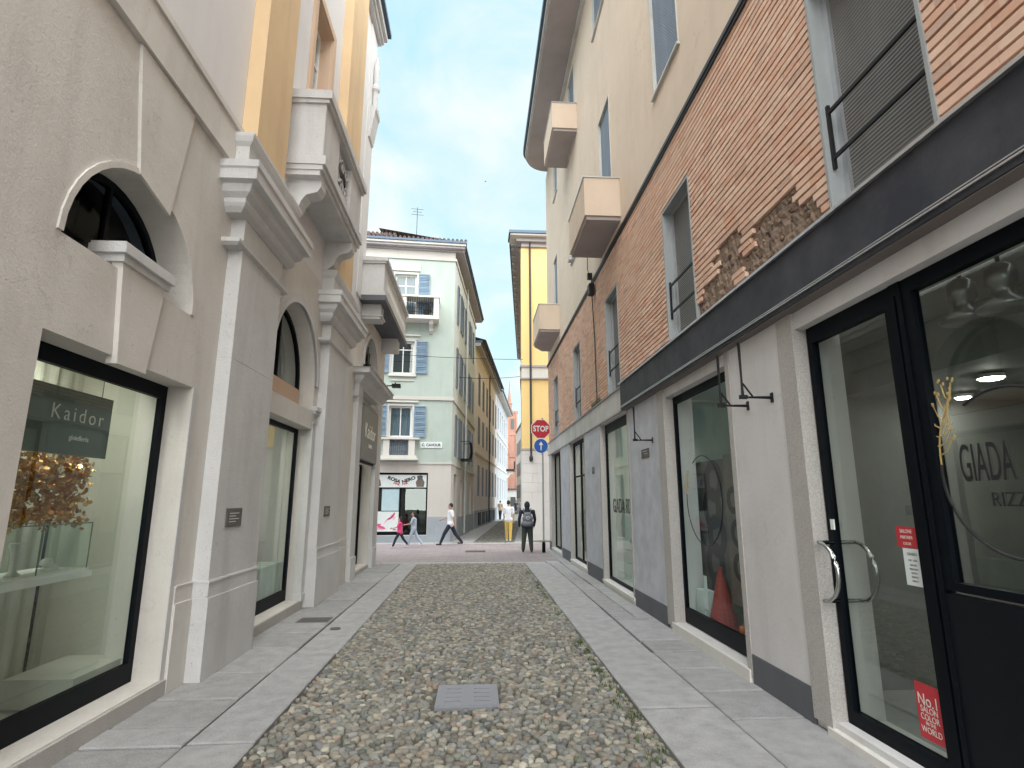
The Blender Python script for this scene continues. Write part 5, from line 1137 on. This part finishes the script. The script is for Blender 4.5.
person((-2.85, 22.0, 0), R(95), 1.16, 'child in a bright pink top and dark leggings walking left past the nail shop', 'pinkc', 'navy', 'shoe', ((.5, .15), (-.5, .2)), ((.6, .8, .1), (-.4, .3, .15)), hair='long', vox=.01)
person((-2.35, 22.15, 0), R(88), 1.32, 'child in a pale blue-grey top and light trousers walking beside the pink one', 'denim', 'denim', 'shoe', ((.35, .15), (-.4, .3)), ((.5, .9, .1), (-.3, .4, .15)), hair='long', vox=.01, sleeves='short')
person((2.2, 52, 0), R(-20), 1.68, 'person in a tan top and black trousers far up the side street', 'tan', 'navy', 'dshoe', ((.15, .1), (-.15, .1)), ((.3, .8, .25), (-.1, .6, .25)), vox=.016)
person((4.75, 68, 0), R(10), 1.7, 'distant person in dark clothes, left of the far pair', 'navy', 'navy', 'dshoe', ((.1, .05), (-.15, .1)), ((.2, .3, .15), (-.1, .2, .15)), vox=.02)
person((5.25, 67, 0), R(-10), 1.72, 'distant person in grey top and dark trousers, right of the far pair', 'bag', 'navy', 'dshoe', ((.1, .05), (-.1, .1)), ((.1, .3, .15), (-.1, .2, .15)), vox=.02)

# ------------------------------------------------------------------ LIGHT, SKY, CAMERA
SUN_EL, SUN_AZ = 44, 157     # azimuth clockwise from +Y (down the street): behind the camera
wld = bpy.data.worlds.new('World'); scene.world = wld; wld.use_nodes = True; nt = wld.node_tree; nt.nodes.clear()
out = nt.nodes.new('ShaderNodeOutputWorld'); bg = nt.nodes.new('ShaderNodeBackground'); bg.inputs[1].default_value = .05
sky = nt.nodes.new('ShaderNodeTexSky'); sky.sky_type = 'NISHITA'; sky.sun_disc = False; sky.sun_elevation = R(SUN_EL); sky.sun_rotation = R(SUN_AZ); sky.air_density = 1.2; sky.dust_density = 1.5; sky.ozone_density = 1.0
tc = nt.nodes.new('ShaderNodeTexCoord'); mp = nt.nodes.new('ShaderNodeMapping'); mp.inputs['Scale'].default_value = (1.2, 1.2, 2.2); mp.inputs['Location'].default_value = (.3, .1, .4); nt.links.new(tc.outputs['Generated'], mp.inputs[0])
n1 = N(nt, 'ShaderNodeTexNoise'); n1.inputs['Scale'].default_value = 2.6; n1.inputs['Detail'].default_value = 9; n1.inputs['Roughness'].default_value = .56; n1.inputs['Distortion'].default_value = .5; nt.links.new(mp.outputs[0], n1.inputs['Vector'])
fac = ramp(nt, n1.outputs['Fac'], .30, .60)
n2 = N(nt, 'ShaderNodeTexNoise'); n2.inputs['Scale'].default_value = 5; n2.inputs['Detail'].default_value = 7; nt.links.new(mp.outputs[0], n2.inputs['Vector'])
cloud = mixcol(nt, ramp(nt, n2.outputs['Fac'], .35, .7), (2.1, 2.5, 2.64), (2.66, 2.74, 2.76))
SKYB = 1.0
base = mixcol(nt, .85, sky.outputs[0], (1.35, 2.35, 2.62))
nt.links.new(mixcol(nt, fac, base, cloud), bg.inputs[0]); nt.links.new(bg.outputs[0], out.inputs[0])
sl = bpy.data.lights.new('sun', 'SUN'); sl.energy = 1.5; sl.angle = R(115); sl.color = (1, .985, .955); so = bpy.data.objects.new('sun', sl); COL.objects.link(so)
az = R(SUN_AZ); el = R(SUN_EL); dv = Vector((math.sin(az) * math.cos(el), math.cos(az) * math.cos(el), math.sin(el)))
so.rotation_euler = (-dv).to_track_quat('-Z', 'Y').to_euler(); so.location = (0, 0, 30)
cam = bpy.data.cameras.new('camera'); co = bpy.data.objects.new('camera', cam); COL.objects.link(co); scene.camera = co
F = 560.; pitch = R(11.7); yaw = math.atan((512 - 476) / F * math.cos(pitch))
co.location = (0, 0, 1.75); fw = Vector((math.sin(yaw) * math.cos(pitch), math.cos(yaw) * math.cos(pitch), math.sin(pitch)))
co.rotation_euler = fw.to_track_quat('-Z', 'Y').to_euler()
cam.sensor_width = 36; cam.lens = 36 * F / 1024; cam.clip_start = .05; cam.clip_end = 1500
scene.view_settings.view_transform = 'Standard'; scene.view_settings.look = 'None'; scene.view_settings.exposure = 2.97; scene.view_settings.gamma = 1
scene.render.engine = 'CYCLES'; scene.render.resolution_x = 1024; scene.render.resolution_y = 768
scene.cycles.transparent_max_bounces = 12; scene.cycles.max_bounces = 7; scene.cycles.diffuse_bounces = 5
